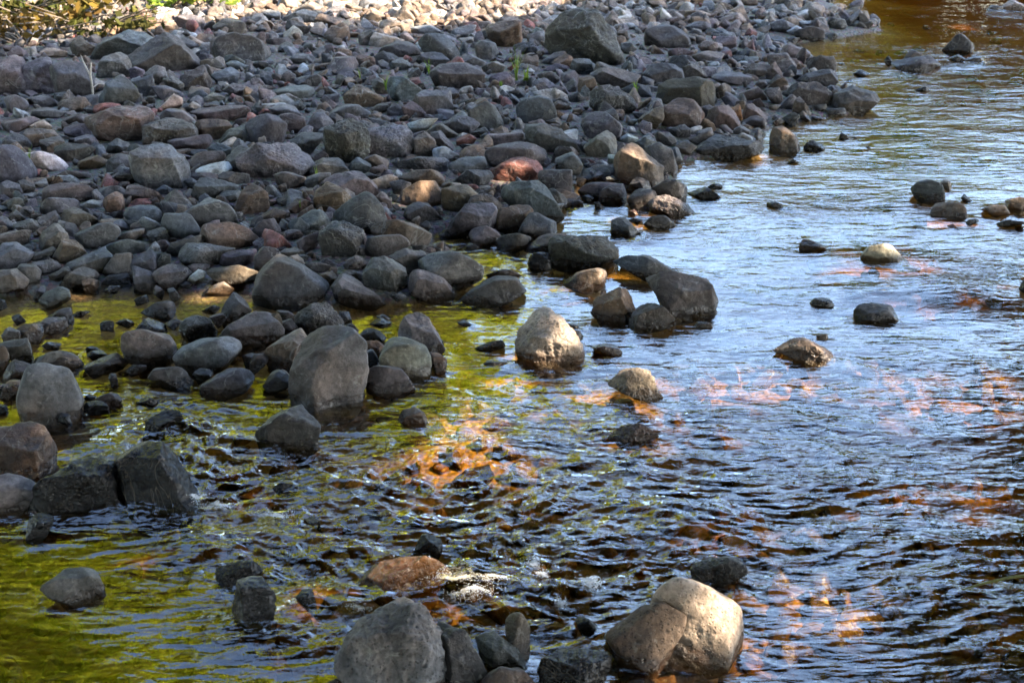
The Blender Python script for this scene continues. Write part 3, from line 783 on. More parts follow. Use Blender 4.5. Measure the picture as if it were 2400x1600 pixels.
def ramp(n, l, fac, stops):
    x = n.new('ShaderNodeValToRGB'); l.new(fac, x.inputs[0]); e = x.color_ramp.elements
    e[0].position, e[0].color = stops[0][0], stops[0][1]; e[1].position, e[1].color = stops[1][0], stops[1][1]
    for p, c in stops[2:]:
        k = e.new(p); k.color = c
    return x.outputs[0]
def g(v, a=1.0): return (v, v, v, a)

def stone_material(name, bump_k=1.0):
    m, n, l, b, out = nt(name)
    geo = n.new('ShaderNodeNewGeometry'); wpos = geo.outputs['Position']
    oi = n.new('ShaderNodeObjectInfo'); vm = n.new('ShaderNodeVectorMath'); vm.operation = 'MULTIPLY_ADD'
    cx = n.new('ShaderNodeCombineXYZ'); [l.new(oi.outputs['Random'], cx.inputs[i]) for i in range(3)]
    vm.inputs[1].default_value = (37, 91, 53); l.new(cx.outputs[0], vm.inputs[0]); l.new(wpos, vm.inputs[2]); pos = vm.outputs[0]
    at = n.new('ShaderNodeAttribute'); at.attribute_name = 'tint'
    pit = at.outputs['Alpha']
    n1 = noise(n, l, pos, 5.5, 6, 0.62, 0.4); n2 = noise(n, l, pos, 38, 5, 0.7); n3 = noise(n, l, pos, 1.7, 2, 0.5)
    c = mixc(n, l, 'MULTIPLY', 1.0, at.outputs['Color'], ramp(n, l, n1.outputs['Fac'], [(0.3, g(0.42)), (0.7, g(1.55))]))
    c = mixc(n, l, 'MULTIPLY', 0.8, c, ramp(n, l, n2.outputs['Fac'], [(0.32, g(0.5)), (0.62, g(1.25))]))
    # warm iron and cool lichen patches
    warm = ramp(n, l, n3.outputs['Fac'], [(0.42, (0.94, 0.98, 1.02, 1)), (0.58, (1.22, 0.96, 0.74, 1))])
    c = mixc(n, l, 'MULTIPLY', 0.65, c, warm)
    lic = noise(n, l, pos, 13, 5, 0.7, 1.2)
    lm = ramp(n, l, lic.outputs['Fac'], [(0.60, g(0)), (0.68, g(0.35))])
    c = mixc(n, l, 'MIX', lm, c, (0.27, 0.27, 0.24, 1))
    # bedding bands and pale mineral veins, strong on some stones and absent on others
    mp = n.new('ShaderNodeMapping'); l.new(pos, mp.inputs['Vector']); rx = n.new('ShaderNodeCombineXYZ')
    l.new(mth(n, l, 'MULTIPLY', oi.outputs['Random'], 40.0), rx.inputs[0]); l.new(mth(n, l, 'MULTIPLY', oi.outputs['Random'], 71.0), rx.inputs[1]); l.new(rx.outputs[0], mp.inputs['Rotation'])
    mp.inputs['Scale'].default_value = (3, 3, 22)
    bands = noise(n, l, mp.outputs[0], 1.3, 5, 0.65, 0.5)
    bm_ = mth(n, l, 'FRACT', mth(n, l, 'MULTIPLY', oi.outputs['Random'], 17.3))
    c = mixc(n, l, 'MULTIPLY', bm_, c, ramp(n, l, bands.outputs['Fac'], [(0.35, g(0.6)), (0.65, g(1.3))]))
    ve = noise(n, l, pos, 2.6, 3, 0.5, 1.5)
    vein = ramp(n, l, mth(n, l, 'ABSOLUTE', mth(n, l, 'SUBTRACT', ve.outputs['Fac'], 0.5)), [(0.0, g(0.5)), (0.008, g(0))])
    c = mixc(n, l, 'MIX', mth(n, l, 'MULTIPLY', vein, mth(n, l, 'GREATER_THAN', bm_, 0.55)), c, (0.24, 0.23, 0.21, 1))
    # pores on the pitted rocks
    vo = n.new('ShaderNodeTexVoronoi'); vo.inputs['Scale'].default_value = 60; l.new(pos, vo.inputs['Vector'])
    vo.inputs['Randomness'].default_value = 1.0
    pores = ramp(n, l, vo.outputs['Distance'], [(0.12, g(0)), (0.34, g(1))])
    vb = n.new('ShaderNodeTexVoronoi'); vb.inputs['Scale'].default_value = 23; l.new(pos, vb.inputs['Vector'])
    pores2 = ramp(n, l, vb.outputs['Distance'], [(0.10, g(0)), (0.26, g(1))])
    pm = mth(n, l, 'MULTIPLY', pores, pores2)
    pc = mth(n, l, 'MULTIPLY_ADD', mth(n, l, 'SUBTRACT', pm, 1.0), mth(n, l, 'MULTIPLY', pit, 0.45), 1.0)
    comb = n.new('ShaderNodeCombineColor'); [l.new(pc, comb.inputs[i]) for i in range(3)]
    c = mixc(n, l, 'MULTIPLY', 1.0, c, comb.outputs[0])
    # wet band just above the water line
    sep = n.new('ShaderNodeSeparateXYZ'); l.new(wpos, sep.inputs[0])
    nz = noise(n, l, pos, 7, 3, 0.6)
    hgt = mth(n, l, 'SUBTRACT', sep.outputs[2], mth(n, l, 'MULTIPLY', nz.outputs['Fac'], 0.115))
    wet = n.new('ShaderNodeMapRange'); wet.inputs['From Min'].default_value = 0.012; wet.inputs['From Max'].default_value = -0.010
    l.new(hgt, wet.inputs['Value']); wet = wet.outputs[0]
    atw = n.new('ShaderNodeAttribute'); atw.attribute_name = 'soaked'
    wet = mth(n, l, 'MAXIMUM', wet, atw.outputs['Fac'])
    c = mixc(n, l, 'MIX', wet, c, mixc(n, l, 'MULTIPLY', 1.0, c, (0.30, 0.24, 0.19, 1)))
    l.new(c, b.inputs['Base Color'])
    rg = mth(n, l, 'MULTIPLY_ADD', wet, -0.55, 0.80)
    l.new(rg, b.inputs['Roughness'])
    l.new(mth(n, l, 'MULTIPLY_ADD', atw.outputs['Fac'], -0.12, 0.36), b.inputs['Specular IOR Level'])
    # relief
    h = mth(n, l, 'ADD', mth(n, l, 'MULTIPLY', n1.outputs['Fac'], 1.6), mth(n, l, 'MULTIPLY', n2.outputs['Fac'], 0.35))
    h = mth(n, l, 'ADD', h, mth(n, l, 'MULTIPLY', mth(n, l, 'MULTIPLY', pm, pit), 0.34))
    wv = noise(n, l, pos, 16, 6, 0.75, 0.6)
    crack = mth(n, l, 'ABSOLUTE', mth(n, l, 'SUBTRACT', wv.outputs['Fac'], 0.5))
    crack = ramp(n, l, crack, [(0.0, g(0)), (0.02, g(1))])
    h = mth(n, l, 'ADD', h, mth(n, l, 'MULTIPLY', crack, 0.10))
    h = mth(n, l, 'ADD', h, mth(n, l, 'MULTIPLY', bands.outputs['Fac'], mth(n, l, 'MULTIPLY', bm_, 0.5)))
    bp = n.new('ShaderNodeBump'); bp.inputs['Strength'].default_value = 0.75 * bump_k; bp.inputs['Distance'].default_value = 0.022
    l.new(h, bp.inputs['Height']); l.new(bp.outputs[0], b.inputs['Normal'])
    return m
MAT_ROCK = stone_material('river_stone')

def soil_material():
    m, n, l, b, out = nt('silt_and_gravel')
    geo = n.new('ShaderNodeNewGeometry'); pos = geo.outputs['Position']
    a = noise(n, l, pos, 30, 6, 0.7)
    vo = n.new('ShaderNodeTexVoronoi'); vo.inputs['Scale'].default_value = 26; l.new(pos, vo.inputs['Vector'])
    c = ramp(n, l, a.outputs['Fac'], [(0.3, (0.055, 0.048, 0.042, 1)), (0.7, (0.16, 0.14, 0.12, 1))])
    c = mixc(n, l, 'MULTIPLY', 0.5, c, vo.outputs['Color'])
    sp = n.new('ShaderNodeSeparateXYZ'); l.new(pos, sp.inputs[0])
    c = mixc(n, l, 'MIX', ramp(n, l, mth(n, l, 'MULTIPLY_ADD', sp.outputs[2], -20.0, 0.2), [(0.0, g(0)), (1.0, g(0.75))]), c, mixc(n, l, 'MULTIPLY', 1.0, (0.27, 0.18, 0.085, 1), ramp(n, l, a.outputs['Fac'], [(0.3, g(0.45)), (0.7, g(1.2))])))
    l.new(c, b.inputs['Base Color']); b.inputs['Roughness'].default_value = 0.9
    bp = n.new('ShaderNodeBump'); bp.inputs['Distance'].default_value = 0.03
    l.new(mth(n, l, 'SUBTRACT', a.outputs['Fac'], vo.outputs['Distance']), bp.inputs['Height']); l.new(bp.outputs[0], b.inputs['Normal'])
    return m
MAT_SOIL = soil_material()

def water_material():
    m, n, l, b, out = nt('peaty_water'); n.remove(b)
    geo = n.new('ShaderNodeNewGeometry'); pos = geo.outputs['Position']
    ch = n.new('ShaderNodeAttribute'); ch.attribute_name = 'chop'
    def mapped(sx, sy, rot):
        mp = n.new('ShaderNodeMapping'); mp.inputs['Scale'].default_value = (sx, sy, 1); mp.inputs['Rotation'].default_value = (0, 0, rot)
        l.new(pos, mp.inputs['Vector']); return mp.outputs[0]
    a = noise(n, l, mapped(0.36, 1.0, R(6)), 19, 2, 0.5, 0.9)
    c = noise(n, l, mapped(0.50, 1.0, R(-14)), 46, 2, 0.5, 0.6)
    d = noise(n, l, mapped(0.42, 1.0, R(18)), 7, 2, 0.45, 1.0)
    h = mth(n, l, 'ADD', mth(n, l, 'MULTIPLY', a.outputs['Fac'], 0.75), mth(n, l, 'MULTIPLY', c.outputs['Fac'], 0.16))
    h = mth(n, l, 'ADD', h, mth(n, l, 'MULTIPLY', d.outputs['Fac'], 1.8))
    h = mth(n, l, 'MULTIPLY', h, ch.outputs['Fac'])
    bp = n.new('ShaderNodeBump'); bp.inputs['Strength'].default_value = 1.0; bp.inputs['Distance'].default_value = 0.034
    l.new(h, bp.inputs['Height'])
    fr = n.new('ShaderNodeFresnel'); l.new(mth(n, l, 'MULTIPLY_ADD', geo.outputs['Backfacing'], 1 / 1.62 - 1.62, 1.62), fr.inputs['IOR']); l.new(bp.outputs[0], fr.inputs['Normal'])
    gl = n.new('ShaderNodeBsdfGlossy'); gl.inputs['Roughness'].default_value = 0.0; l.new(bp.outputs[0], gl.inputs['Normal'])
    tr = n.new('ShaderNodeBsdfTransparent'); tr.inputs[0].default_value = (0.97, 0.96, 0.94, 1)
    mx = n.new('ShaderNodeMixShader'); l.new(fr.outputs[0], mx.inputs[0]); l.new(tr.outputs[0], mx.inputs[1]); l.new(gl.outputs[0], mx.inputs[2])
    l.new(mx.outputs[0], out.inputs['Surface'])
    va = n.new('ShaderNodeVolumeAbsorption'); va.inputs['Color'].default_value = (0.86, 0.75, 0.36, 1); va.inputs['Density'].default_value = 7.0
    l.new(va.outputs[0], out.inputs['Volume'])
    return m
MAT_WATER = water_material()

def leaf_material(name, c1, c2, transl=0.5):
    m, n, l, b, out = nt(name); n.remove(b)
    geo = n.new('ShaderNodeNewGeometry')
    ns = noise(n, l, geo.outputs['Position'], 1.1, 4, 0.6)
    wn_ = n.new('ShaderNodeTexWhiteNoise'); l.new(geo.outputs['Position'], wn_.inputs['Vector'])
    c = mixc(n, l, 'MIX', ramp(n, l, ns.outputs['Fac'], [(0.35, g(0)), (0.65, g(1))]), c1, c2)
    at = n.new('ShaderNodeAttribute'); at.attribute_name = 'tint'
    c = mixc(n, l, 'MULTIPLY', 1.0, c, at.outputs['Color'])
    df = n.new('ShaderNodeBsdfDiffuse'); tl = n.new('ShaderNodeBsdfTranslucent')
    l.new(c, df.inputs[0]); l.new(c, tl.inputs[0])
    mx = n.new('ShaderNodeMixShader'); mx.inputs[0].default_value = transl
    l.new(df.outputs[0], mx.inputs[1]); l.new(tl.outputs[0], mx.inputs[2]); l.new(mx.outputs[0], out.inputs['Surface'])
    return m
MAT_LEAF_SUN = leaf_material('yellow_green_leaves', (0.48, 0.56, 0.03, 1), (0.68, 0.70, 0.06, 1), 0.5)
MAT_LEAF_DARK = leaf_material('deep_green_leaves', (0.03, 0.06, 0.012, 1), (0.06, 0.095, 0.02, 1), 0.25)
MAT_LEAF_MID = leaf_material('olive_green_leaves', (0.11, 0.19, 0.02, 1), (0.24, 0.30, 0.04, 1), 0.4)
MAT_LEAF_BROWN = leaf_material('brownish_leaves', (0.065, 0.038, 0.014, 1), (0.085, 0.07, 0.02, 1), 0.25)
MAT_LEAF_DULL = leaf_material('dull_green_leaves', (0.03, 0.038, 0.012, 1), (0.055, 0.052, 0.018, 1), 0.2)
MAT_GRASS = leaf_material('fresh_grass', (0.12, 0.20, 0.03, 1), (0.20, 0.25, 0.05, 1), 0.4)
def bark_material(name, col):
    m, n, l, b, out = nt(name); geo = n.new('ShaderNodeNewGeometry')
    a = noise(n, l, geo.outputs['Position'], 20, 5, 0.7)
    l.new(mixc(n, l, 'MULTIPLY', 1.0, col, ramp(n, l, a.outputs['Fac'], [(0.3, g(0.5)), (0.7, g(1.3))])), b.inputs['Base Color'])
    b.inputs['Roughness'].default_value = 0.8
    bp = n.new('ShaderNodeBump'); bp.inputs['Distance'].default_value = 0.01; l.new(a.outputs['Fac'], bp.inputs['Height']); l.new(bp.outputs[0], b.inputs['Normal'])
    return m
MAT_BARK = bark_material('bark', (0.09, 0.07, 0.05, 1))
MAT_TWIG = bark_material('bleached_twig', (0.42, 0.38, 0.33, 1))
MAT_REED = bark_material('olive_stem', (0.13, 0.12, 0.03, 1))
def foam_material():
    m, n, l, b, out = nt('foam_bubbles')
    b.inputs['Base Color'].default_value = (0.82, 0.84, 0.86, 1); b.inputs['Roughness'].default_value = 0.12
    b.inputs['Transmission Weight'].default_value = 0.0; b.inputs['Alpha'].default_value = 0.3
    return m
MAT_FOAM = foam_material()

# ------------------------------------------------------------------ ground, bed and water
def grid_faces(nr, nc):
    i = np.arange((nr - 1) * (nc - 1)); r, c = i // (nc - 1), i % (nc - 1); a = r * nc + c
    return np.stack([a, a + 1, a + nc + 1, a + nc], 1)

def fan_grid(y0, y1, nr, nc, spread):
    """rows closer together near the viewer, where the stones and waves are large in view"""
    y = y0 * (y1 / y0) ** np.linspace(0, 1, nr)
    u = np.linspace(-1, 1, nc)
    X = (u[None, :] * spread) * y[:, None]; Y = np.repeat(y[:, None], nc, 1)
    return X, Y

X, Y = fan_grid(3.2, 34, 330, 300, 0.62)
Z = ground_z(X, Y)
link('river_bed', make_mesh('river_bed', np.stack([X, Y, Z], -1).reshape(-1, 3), grid_faces(*X.shape), MAT_SOIL), kind='structure')
# the land further out, one broad sheet just below, reaching the horizon
gv = []; N_ = 60
lx = np.sign(np.linspace(-1, 1, N_)) * np.abs(np.linspace(-1, 1, N_)) ** 3 * 600
GX, GY = np.meshgrid(lx, lx + 10)
GZ = np.full(GX.shape, -0.62)
GZ = np.where((np.abs(GX) > 26) | (GY > 46) | (GY < -12), 0.5 + 0.02 * np.hypot(GX, GY) ** 0.5, GZ)
link('ground', make_mesh('ground', np.stack([GX, GY, GZ], -1).reshape(-1, 3), grid_faces(N_, N_), MAT_SOIL), kind='structure')

# how broken the surface is, by place: (photo x, photo y, radius x, radius y, amount)
CHOP = [(700, 1150, 420, 150, 1.35), (430, 1080, 160, 110, 1.1), (820, 1330, 300, 110, 1.35), (1150, 1180, 300, 140, 0.75), (1500, 1080, 380, 140, 0.42),
        (1900, 1150, 500, 220, 0.36), (2100, 1450, 500, 200, 0.38), (1350, 1330, 280, 130, 0.75), (700, 1500, 260, 80, 0.6), (1150, 1400, 160, 80, 1.3),
        (350, 950, 130, 60, 0.7), (2250, 640, 220, 50, 0.25), (1950, 490, 260, 20, 0.30), (2000, 870, 420, 60, 0.12), (1900, 60, 400, 90, -0.02),
        (460, 1300, 120, 80, 0.6), (1480, 700, 110, 60, -0.20), (1450, 660, 110, 70, -0.12), (350, 740, 420, 70, -0.06), (250, 1450, 320, 140, -0.05), (60, 1520, 200, 90, -0.04)]
def _outlines():
    tile = (0, 0)
    for line in CAT.strip().splitlines():
        w = line.split()
        if w[0][0] == '@': tile = (int(w[0][1:]), int(w[1])); continue
        yield w[0], np.array([float(a) for a in w[2:]]).reshape(-1, 2) / 3.92 + np.array(tile)
WAKES = []
for _id, _p in _outlines():
    (ax, ay), (bx, by) = _p.min(0), _p.max(0); cx = (ax + bx) / 2
    q = to_plane(cx, by)
    if (cx > 850 or by > 1000) and not inside(POLY, q[0], q[1]): WAKES.append((cx - 0.1 * (bx - ax), by + 6, (bx - ax) * 0.75, 10 + (bx - ax) * 0.13, 0.16 if by < 1000 else 0.26))
def chop_at(x, y):
    d = np.hypot(0, 0)
    den = (y * CP + (CAM_H) * SP)      # depth along the view axis of a point on the water
    px = 1200 + FPX * x / den; py = 800 - FPX * (y * SP - CAM_H * CP) / den
    a = np.full(np.shape(x), 0.11)
    for cx, cy, rx, ry, k in CHOP:
        a = a + k * np.exp(-((px - cx) / rx) ** 2 - ((py - cy) / ry) ** 2)
    for cx, cy, rx, ry, k in WAKES:
        a = a + k * np.exp(-((px - cx) / rx) ** 2 - ((py - cy) / ry) ** 2)
    a = a * (1 + 0.55 * noise2(x * 0.7, y * 1.6, 21.0) + 0.35 * noise2(x * 2.1, y * 4.0, 23.0))
    return np.clip(a, 0.03, 1.6)

def wave_height(x, y, ch):
    wx = x + 0.25 * noise2(x * 1.1, y * 1.1, 1.5); wy = y + 0.18 * noise2(x * 1.3, y * 1.3, 2.5)
    big = noise2(wx * 1.6 + wy * 0.25, wy * 3.6, 3.1)
    mid = 1 - 2 * np.abs(noise2(wx * 3.4 - wy * 0.8, wy * 9.5, 5.7))
    sml = 1 - 2 * np.abs(noise2(wx * 8.5 + wy * 2.0, wy * 21, 9.3))
    turb = 1 - 2 * np.abs(noise2(wx * 11, wy * 15, 12.3))
    return ch * (0.032 * big + 0.016 * mid + 0.0055 * sml) + 0.015 * np.maximum(ch - 0.45, 0) * turb

X, Y = fan_grid(3.4, 34, 1150, 900, 0.60)
CH = chop_at(X, Y)
Z = wave_height(X, Y, CH)
# smooth tongues of water pouring over drowned stones
for px, py, rad, hh in ((470, 1290, 0.22, 0.05), (560, 1060, 0.20, 0.05), (220, 1060, 0.22, 0.03), (1100, 1375, 0.16, 0.05), (2200, 690, 0.6, 0.05), (330, 1440, 0.3, 0.02), (1115, 1060, 0.25, 0.03), (2060, 620, 0.5, 0.03), (1640, 1230, 0.3, 0.02), (760, 1260, 0.25, 0.03), (780, 1430, 0.2, 0.04)):
    p = to_plane(px, py)
    Z = Z + hh * np.exp(-(((X - p[0]) / rad) ** 2 + ((Y - p[1]) / (rad * 0.55)) ** 2))
nr, nc = X.shape
top = np.stack([X, Y, Z], -1).reshape(-1, 3)
idx = np.arange(nr * nc).reshape(nr, nc)
rim = np.concatenate([idx[0, :], idx[1:, -1], idx[-1, -2::-1], idx[-2:0:-1, 0]])
bot = top[rim].copy(); bot[:, 2] = -0.55
V = np.vstack([top, bot, [[0, 16, -0.55]]])
nb = len(top); k = len(rim); j = np.arange(k); j2 = (j + 1) % k
side = np.stack([rim[j], nb + j, nb + j2, rim[j2]], 1)
me = make_mesh('water', V, np.vstack([grid_faces(nr, nc), side]), MAT_WATER, attrs={'chop': np.concatenate([(0.56 * (1 - np.exp(-CH / 0.56))).ravel(), np.zeros(k + 1)])})
import bmesh
bm = bmesh.new(); bm.from_mesh(me); bm.verts.ensure_lookup_table()
for q in range(k):
    bm.faces.new((bm.verts[nb + int(q)], bm.verts[nb + k], bm.verts[nb + int((q + 1) % k)]))
bm.to_mesh(me); bm.free()
me.polygons.foreach_set('use_smooth', np.ones(len(me.polygons), bool))
link('water', me, kind='structure')

# ------------------------------------------------------------------ rocks
TONE = {'g': (.158, .148, .140), 'd': (.090, .085, .082), 'b': (.165, .120, .085), 'p': (.158, .128, .126), 'n': (.135, .141, .126), 't': (.25, .195, .145),
        'w': (.34, .34, .32), 'r': (.26, .105, .085), 'm': (.078, .072, .052), 'k': (.014, .012, .011), 'o': (.22, .105, .04)}
TONE_WORD = {'g': 'grey', 'd': 'dark grey', 'b': 'brown', 'p': 'purplish grey', 'n': 'greenish grey', 't': 'tan', 'w': 'pale grey', 'r': 'red brown', 'm': 'mossy brown', 'k': 'black wet', 'o': 'orange brown'}

def hull2(P):
    P = sorted(map(tuple, P)); 
    def half(Q):
        h = []
        for p in Q:
            while len(h) > 1 and (h[-1][0] - h[-2][0]) * (p[1] - h[-2][1]) - (h[-1][1] - h[-2][1]) * (p[0] - h[-2][0]) <= 0: h.pop()
            h.append(p)
        return h
    a, b = half(P), half(P[::-1]); return np.array(a[:-1] + b[:-1])

def rock_body(P2, D, rng, level, kind):
    """closed stone whose outline facing +w is P2 (metres, around 0) and whose half thickness is D; returns verts in (u, v, w) and faces"""
    H = hull2(P2); nrm = []; hs = []
    for i in range(len(H)):
        a, b = H[i], H[(i + 1) % len(H)]; e = b - a; L = np.hypot(*e)
        if L < 1e-6: continue
        q = np.array([e[1], -e[0]]) / L; h = max(q @ a, 1e-3)
        tilt = rng.uniform(-0.5, 0.5) if kind != 's' else rng.uniform(-.25, .25)
        v = np.array([q[0], q[1], tilt]); s = np.linalg.norm(v); nrm.append(v / s); hs.append(h / s)
    sup = lambda q: max(H @ q)
    m = 5 if kind == 'a' else 11
    for i in range(m):
        ph = rng.uniform(0, 2 * math.pi); al = rng.uniform(0.35, 1.5) * (1 if i % 2 else -1)
        q = np.array([math.cos(ph), math.sin(ph)]); s_ = sup(q)
        h = max(math.hypot(s_ * math.cos(al), D * math.sin(al)) * rng.uniform(0.74, 0.95), s_ * math.cos(al) * 0.985)
        nrm.append([q[0] * math.cos(al), q[1] * math.cos(al), math.sin(al)]); hs.append(h)
    for s_ in (1, -1): nrm.append([0, 0, s_]); hs.append(D)
    if kind != 's':          # a flat top face and a steep front face meeting in a broken edge
        for q3, cut in (((rng.uniform(-.5, .5), rng.uniform(.7, 1.0), rng.uniform(.6, .95)), rng.uniform(.66, .80)), ((rng.uniform(-.5, .5), rng.uniform(-.62, -.12), 1.0), rng.uniform(.48, .68)),
                        ((rng.choice([-1, 1]) * rng.uniform(.5, .9), rng.uniform(-.2, .5), rng.uniform(.5, .9)), rng.uniform(.74, .9))):
            q3 = np.array(q3); q3 /= np.linalg.norm(q3); c_ = np.hypot(q3[0], q3[1]) + 1e-6
            k_ = sup(q3[:2] / c_) * c_; nrm.append(q3); hs.append(max(math.hypot(k_, D * q3[2]) * cut, k_ * (0.97 if q3[1] > .3 else 0.99)))
    nrm = np.array(nrm); hs = np.array(hs)
    d, f = ico(level)
    kk = {'a': 60, 's': 20, 'p': 34}[kind]
    r = (np.maximum(d @ nrm.T, 0) / hs) ** kk
    r = r.sum(1) ** (-1 / kk)
    if kind == 's': r *= 1.03
    base = d * r[:, None]; size = math.sqrt(abs(H[:, 0].max() - H[:, 0].min()) * abs(H[:, 1].max() - H[:, 1].min()))
    o = rng.uniform(0, 200, 3); q = base / size
    amp = {'a': 0.050, 's': 0.036, 'p': 0.070}[kind]
    disp = amp * noise3(q * 1.7 + o) + amp * 0.5 * noise3(q * 4.1 + o + 9)
    if level >= 4:
        disp += amp * 0.28 * noise3(q * 9 + o + 3)
        if kind != 's': disp += amp * 0.22 * (1 - 2 * np.abs(noise3(q * 5.5 + o + 5)))
    if level >= 5: disp += amp * (0.22 if kind == 'p' else 0.09) * noise3(q * 22 + o)
    return base + d * (disp * size)[:, None], f

rocks = []; tile = (0, 0)
for line in CAT.strip().splitlines():
    w = line.split()
    if w[0][0] == '@': tile = (int(w[0][1:]), int(w[1])); continue
    pts = np.array([float(a) for a in w[2:]]).reshape(-1, 2) / 3.92 + np.array(tile)
    rocks.append({'id': w[0], 'tone': w[1][0], 'kind': w[1][1], 'pts': pts, 'tile': tile})
for r in rocks:
    P = r['pts']; r['x0'], r['y0'] = P.min(0); r['x1'], r['y1'] = P.max(0)
    r['w'], r['h'] = r['x1'] - r['x0'], r['y1'] - r['y0']; r['area'] = r['w'] * r['h']
    r['cx'], r['cy'] = (r['x0'] + r['x1']) / 2, (r['y0'] + r['y1']) / 2

def build_rock(r, rng):
    P = r['pts'].copy(); cx, y1 = r['cx'], r['y1']
    f0 = to_plane(cx, y1); wet = not inside(POLY, f0[0], f0[1])
    base = f0 if wet else to_ground(cx, y1)
    D0 = (base - CAM) @ FWD; width = r['w'] / FPX * D0; height = r['h'] / FPX * D0
    half = 0.46 * math.sqrt(width * max(height, 0.55 * width))
    dep = D0 + (0.55 if wet else 0.45) * half
    ext = 0.24 if wet else 0.16
    low = P[:, 1] > r['cy'] + 0.12 * r['h']
    P[low, 1] += ext * r['h'] * (P[low, 1] - r['cy']) / (0.5 * r['h'])
    c2 = np.array([(P[:, 0].min() + P[:, 0].max()) / 2, (P[:, 1].min() + P[:, 1].max()) / 2])
    H = hull2(np.stack([P[:, 0], -P[:, 1]], 1)); c2 = H.mean(0) * [1, -1] * 0.5 + c2 * 0.5
    ray = rays(c2[0], c2[1]); C = CAM + ray * dep
    w = -ray / np.linalg.norm(ray); u = np.cross([0, 0, 1.0], w); u /= np.linalg.norm(u); v = np.cross(w, u)
    s = dep / FPX * 1.02
    P2 = np.stack([(P[:, 0] - c2[0]) * s, -(P[:, 1] - c2[1]) * s], 1)
    W = r['w']; level = 6 if W > 230 else 5 if W > 95 else 4 if W > 38 else 3
    V, F = rock_body(P2, half, rng, level, r['kind'])
    V = V[:, :1] * u + V[:, 1:2] * v + V[:, 2:] * w
    r.update(C=C, rad=half, width=width, wet=wet, base=base)
    return V, F, C

def tint_of(r, rng):
    c = np.array(TONE[r['tone']]) * [.97, 1.0, 1.07] * (0.9 if r['tone'] in 'two' else 0.53) * BRIGHT.get(r['id'], 1.0) * (0.78 if r['wet'] and r['cy'] > 850 and r['tone'] not in 'tw' else 1.0) * rng.uniform(0.88, 1.14) * (1 + rng.uniform(-0.09, 0.09, 3) * [1, .6, 1])
    return np.array([*c, .7 if r['id'] == 'O1' else 1.0 if r['kind'] == 'p' else (0.25 if r['kind'] == 'a' else 0.08)])

rng = np.random.RandomState(21)
stuff_v, stuff_f, stuff_t, stuff_k = [], [], [], 0
def add_stuff(V, F, t):
    global stuff_k
    stuff_v.append(V); stuff_f.append(F + stuff_k); stuff_t.append(np.tile(t, (len(V), 1))); stuff_k += len(V)

order = sorted(rocks, key=lambda r: -r['area'])
for i, r in enumerate(order): r['own'] = i < MAX_ROCKS
labels = make_labels(rocks)
for r in rocks:
    V, F, C = build_rock(r, rng); t = tint_of(r, rng)
    if r['id'] in SUNK: C = C + [0, 0, SUNK[r['id']] - (C[2] + V[:, 2].max())]; r['C'] = C
    if r['id'] in LOBE:
        p = dict(r); p['pts'] = np.array([float(a) for a in LOBE[r['id']].split()]).reshape(-1, 2) / 3.92 + np.array(r['tile'])
        q = p['pts']; p['x0'], p['y0'] = q.min(0); p['x1'], p['y1'] = q.max(0)
        p['w'], p['h'] = p['x1'] - p['x0'], p['y1'] - p['y0']; p['cx'], p['cy'] = (p['x0'] + p['x1']) / 2, (p['y0'] + p['y1']) / 2
        V2, F2, C2 = build_rock(p, rng); n0 = len(V)
        T = np.vstack([np.tile(t, (len(V), 1)), np.tile([.075, .050, .034, 1], (len(V2), 1))])
        V = np.vstack([V, V2 + (C2 - C)]); F = np.vstack([F, F2 + n0]); t = T
    soak = 1.0 if r['tone'] in 'ko' else 0.5 if (r['wet'] and r['cy'] > 850 and r['id'] not in ('M1', 'N1', 'I8', 'I1', 'J1', 'J2', 'O1', 'K1', 'I9', 'I10', 'I11')) else 0.0
    if r['own']:
        big = r['w'] > 170
        name = 'boulder' if big else 'rock'
        me = make_mesh(name, V, F, MAT_ROCK, t, attrs={'soaked': np.full(len(V), soak)})
        o = link(name, me, C, labels[r['id']], name, 'rocks standing in the river' if r['wet'] else 'rocks on the stony bank')
    else:
        add_stuff(V + C, F, t)

# ------------------------------------------------------------------ the smaller cobbles between them
protos = []
for i in range(26):
    n = rng.randint(4, 7); a = np.sort(rng.uniform(0, 2 * math.pi, n)); el = rng.uniform(0.5, 0.85)
    P2 = np.stack([np.cos(a), np.sin(a) * el], 1) * rng.uniform(0.8, 1.05, (n, 1))
    P2 = np.vstack([P2, [[.6, 0], [-.6, 0], [0, .35], [0, -.35]]])
    protos.append(P2)
pv = {lv: [rock_body(P, rng.uniform(0.55, 0.8), rng, lv, 'aaapa'[i % 5]) for i, P in enumerate(protos)] for lv in (2, 3)}
RC = np.array([[r['C'][0], r['C'][1], r['width'] * 0.5] for r in rocks])
def rand_rot(rng, flat):
    q = rng.normal(size=4) * [1, flat, flat, 1]; q /= np.linalg.norm(q); a, b, c, d = q
    return np.array([[1 - 2 * (c * c + d * d), 2 * (b * c - a * d), 2 * (b * d + a * c)], [2 * (b * c + a * d), 1 - 2 * (b * b + d * d), 2 * (c * d - a * b)], [2 * (b * d - a * c), 2 * (c * d + a * b), 1 - 2 * (b * b + c * c)]])
tones = 'ggpppdddbbbntwgpbr'
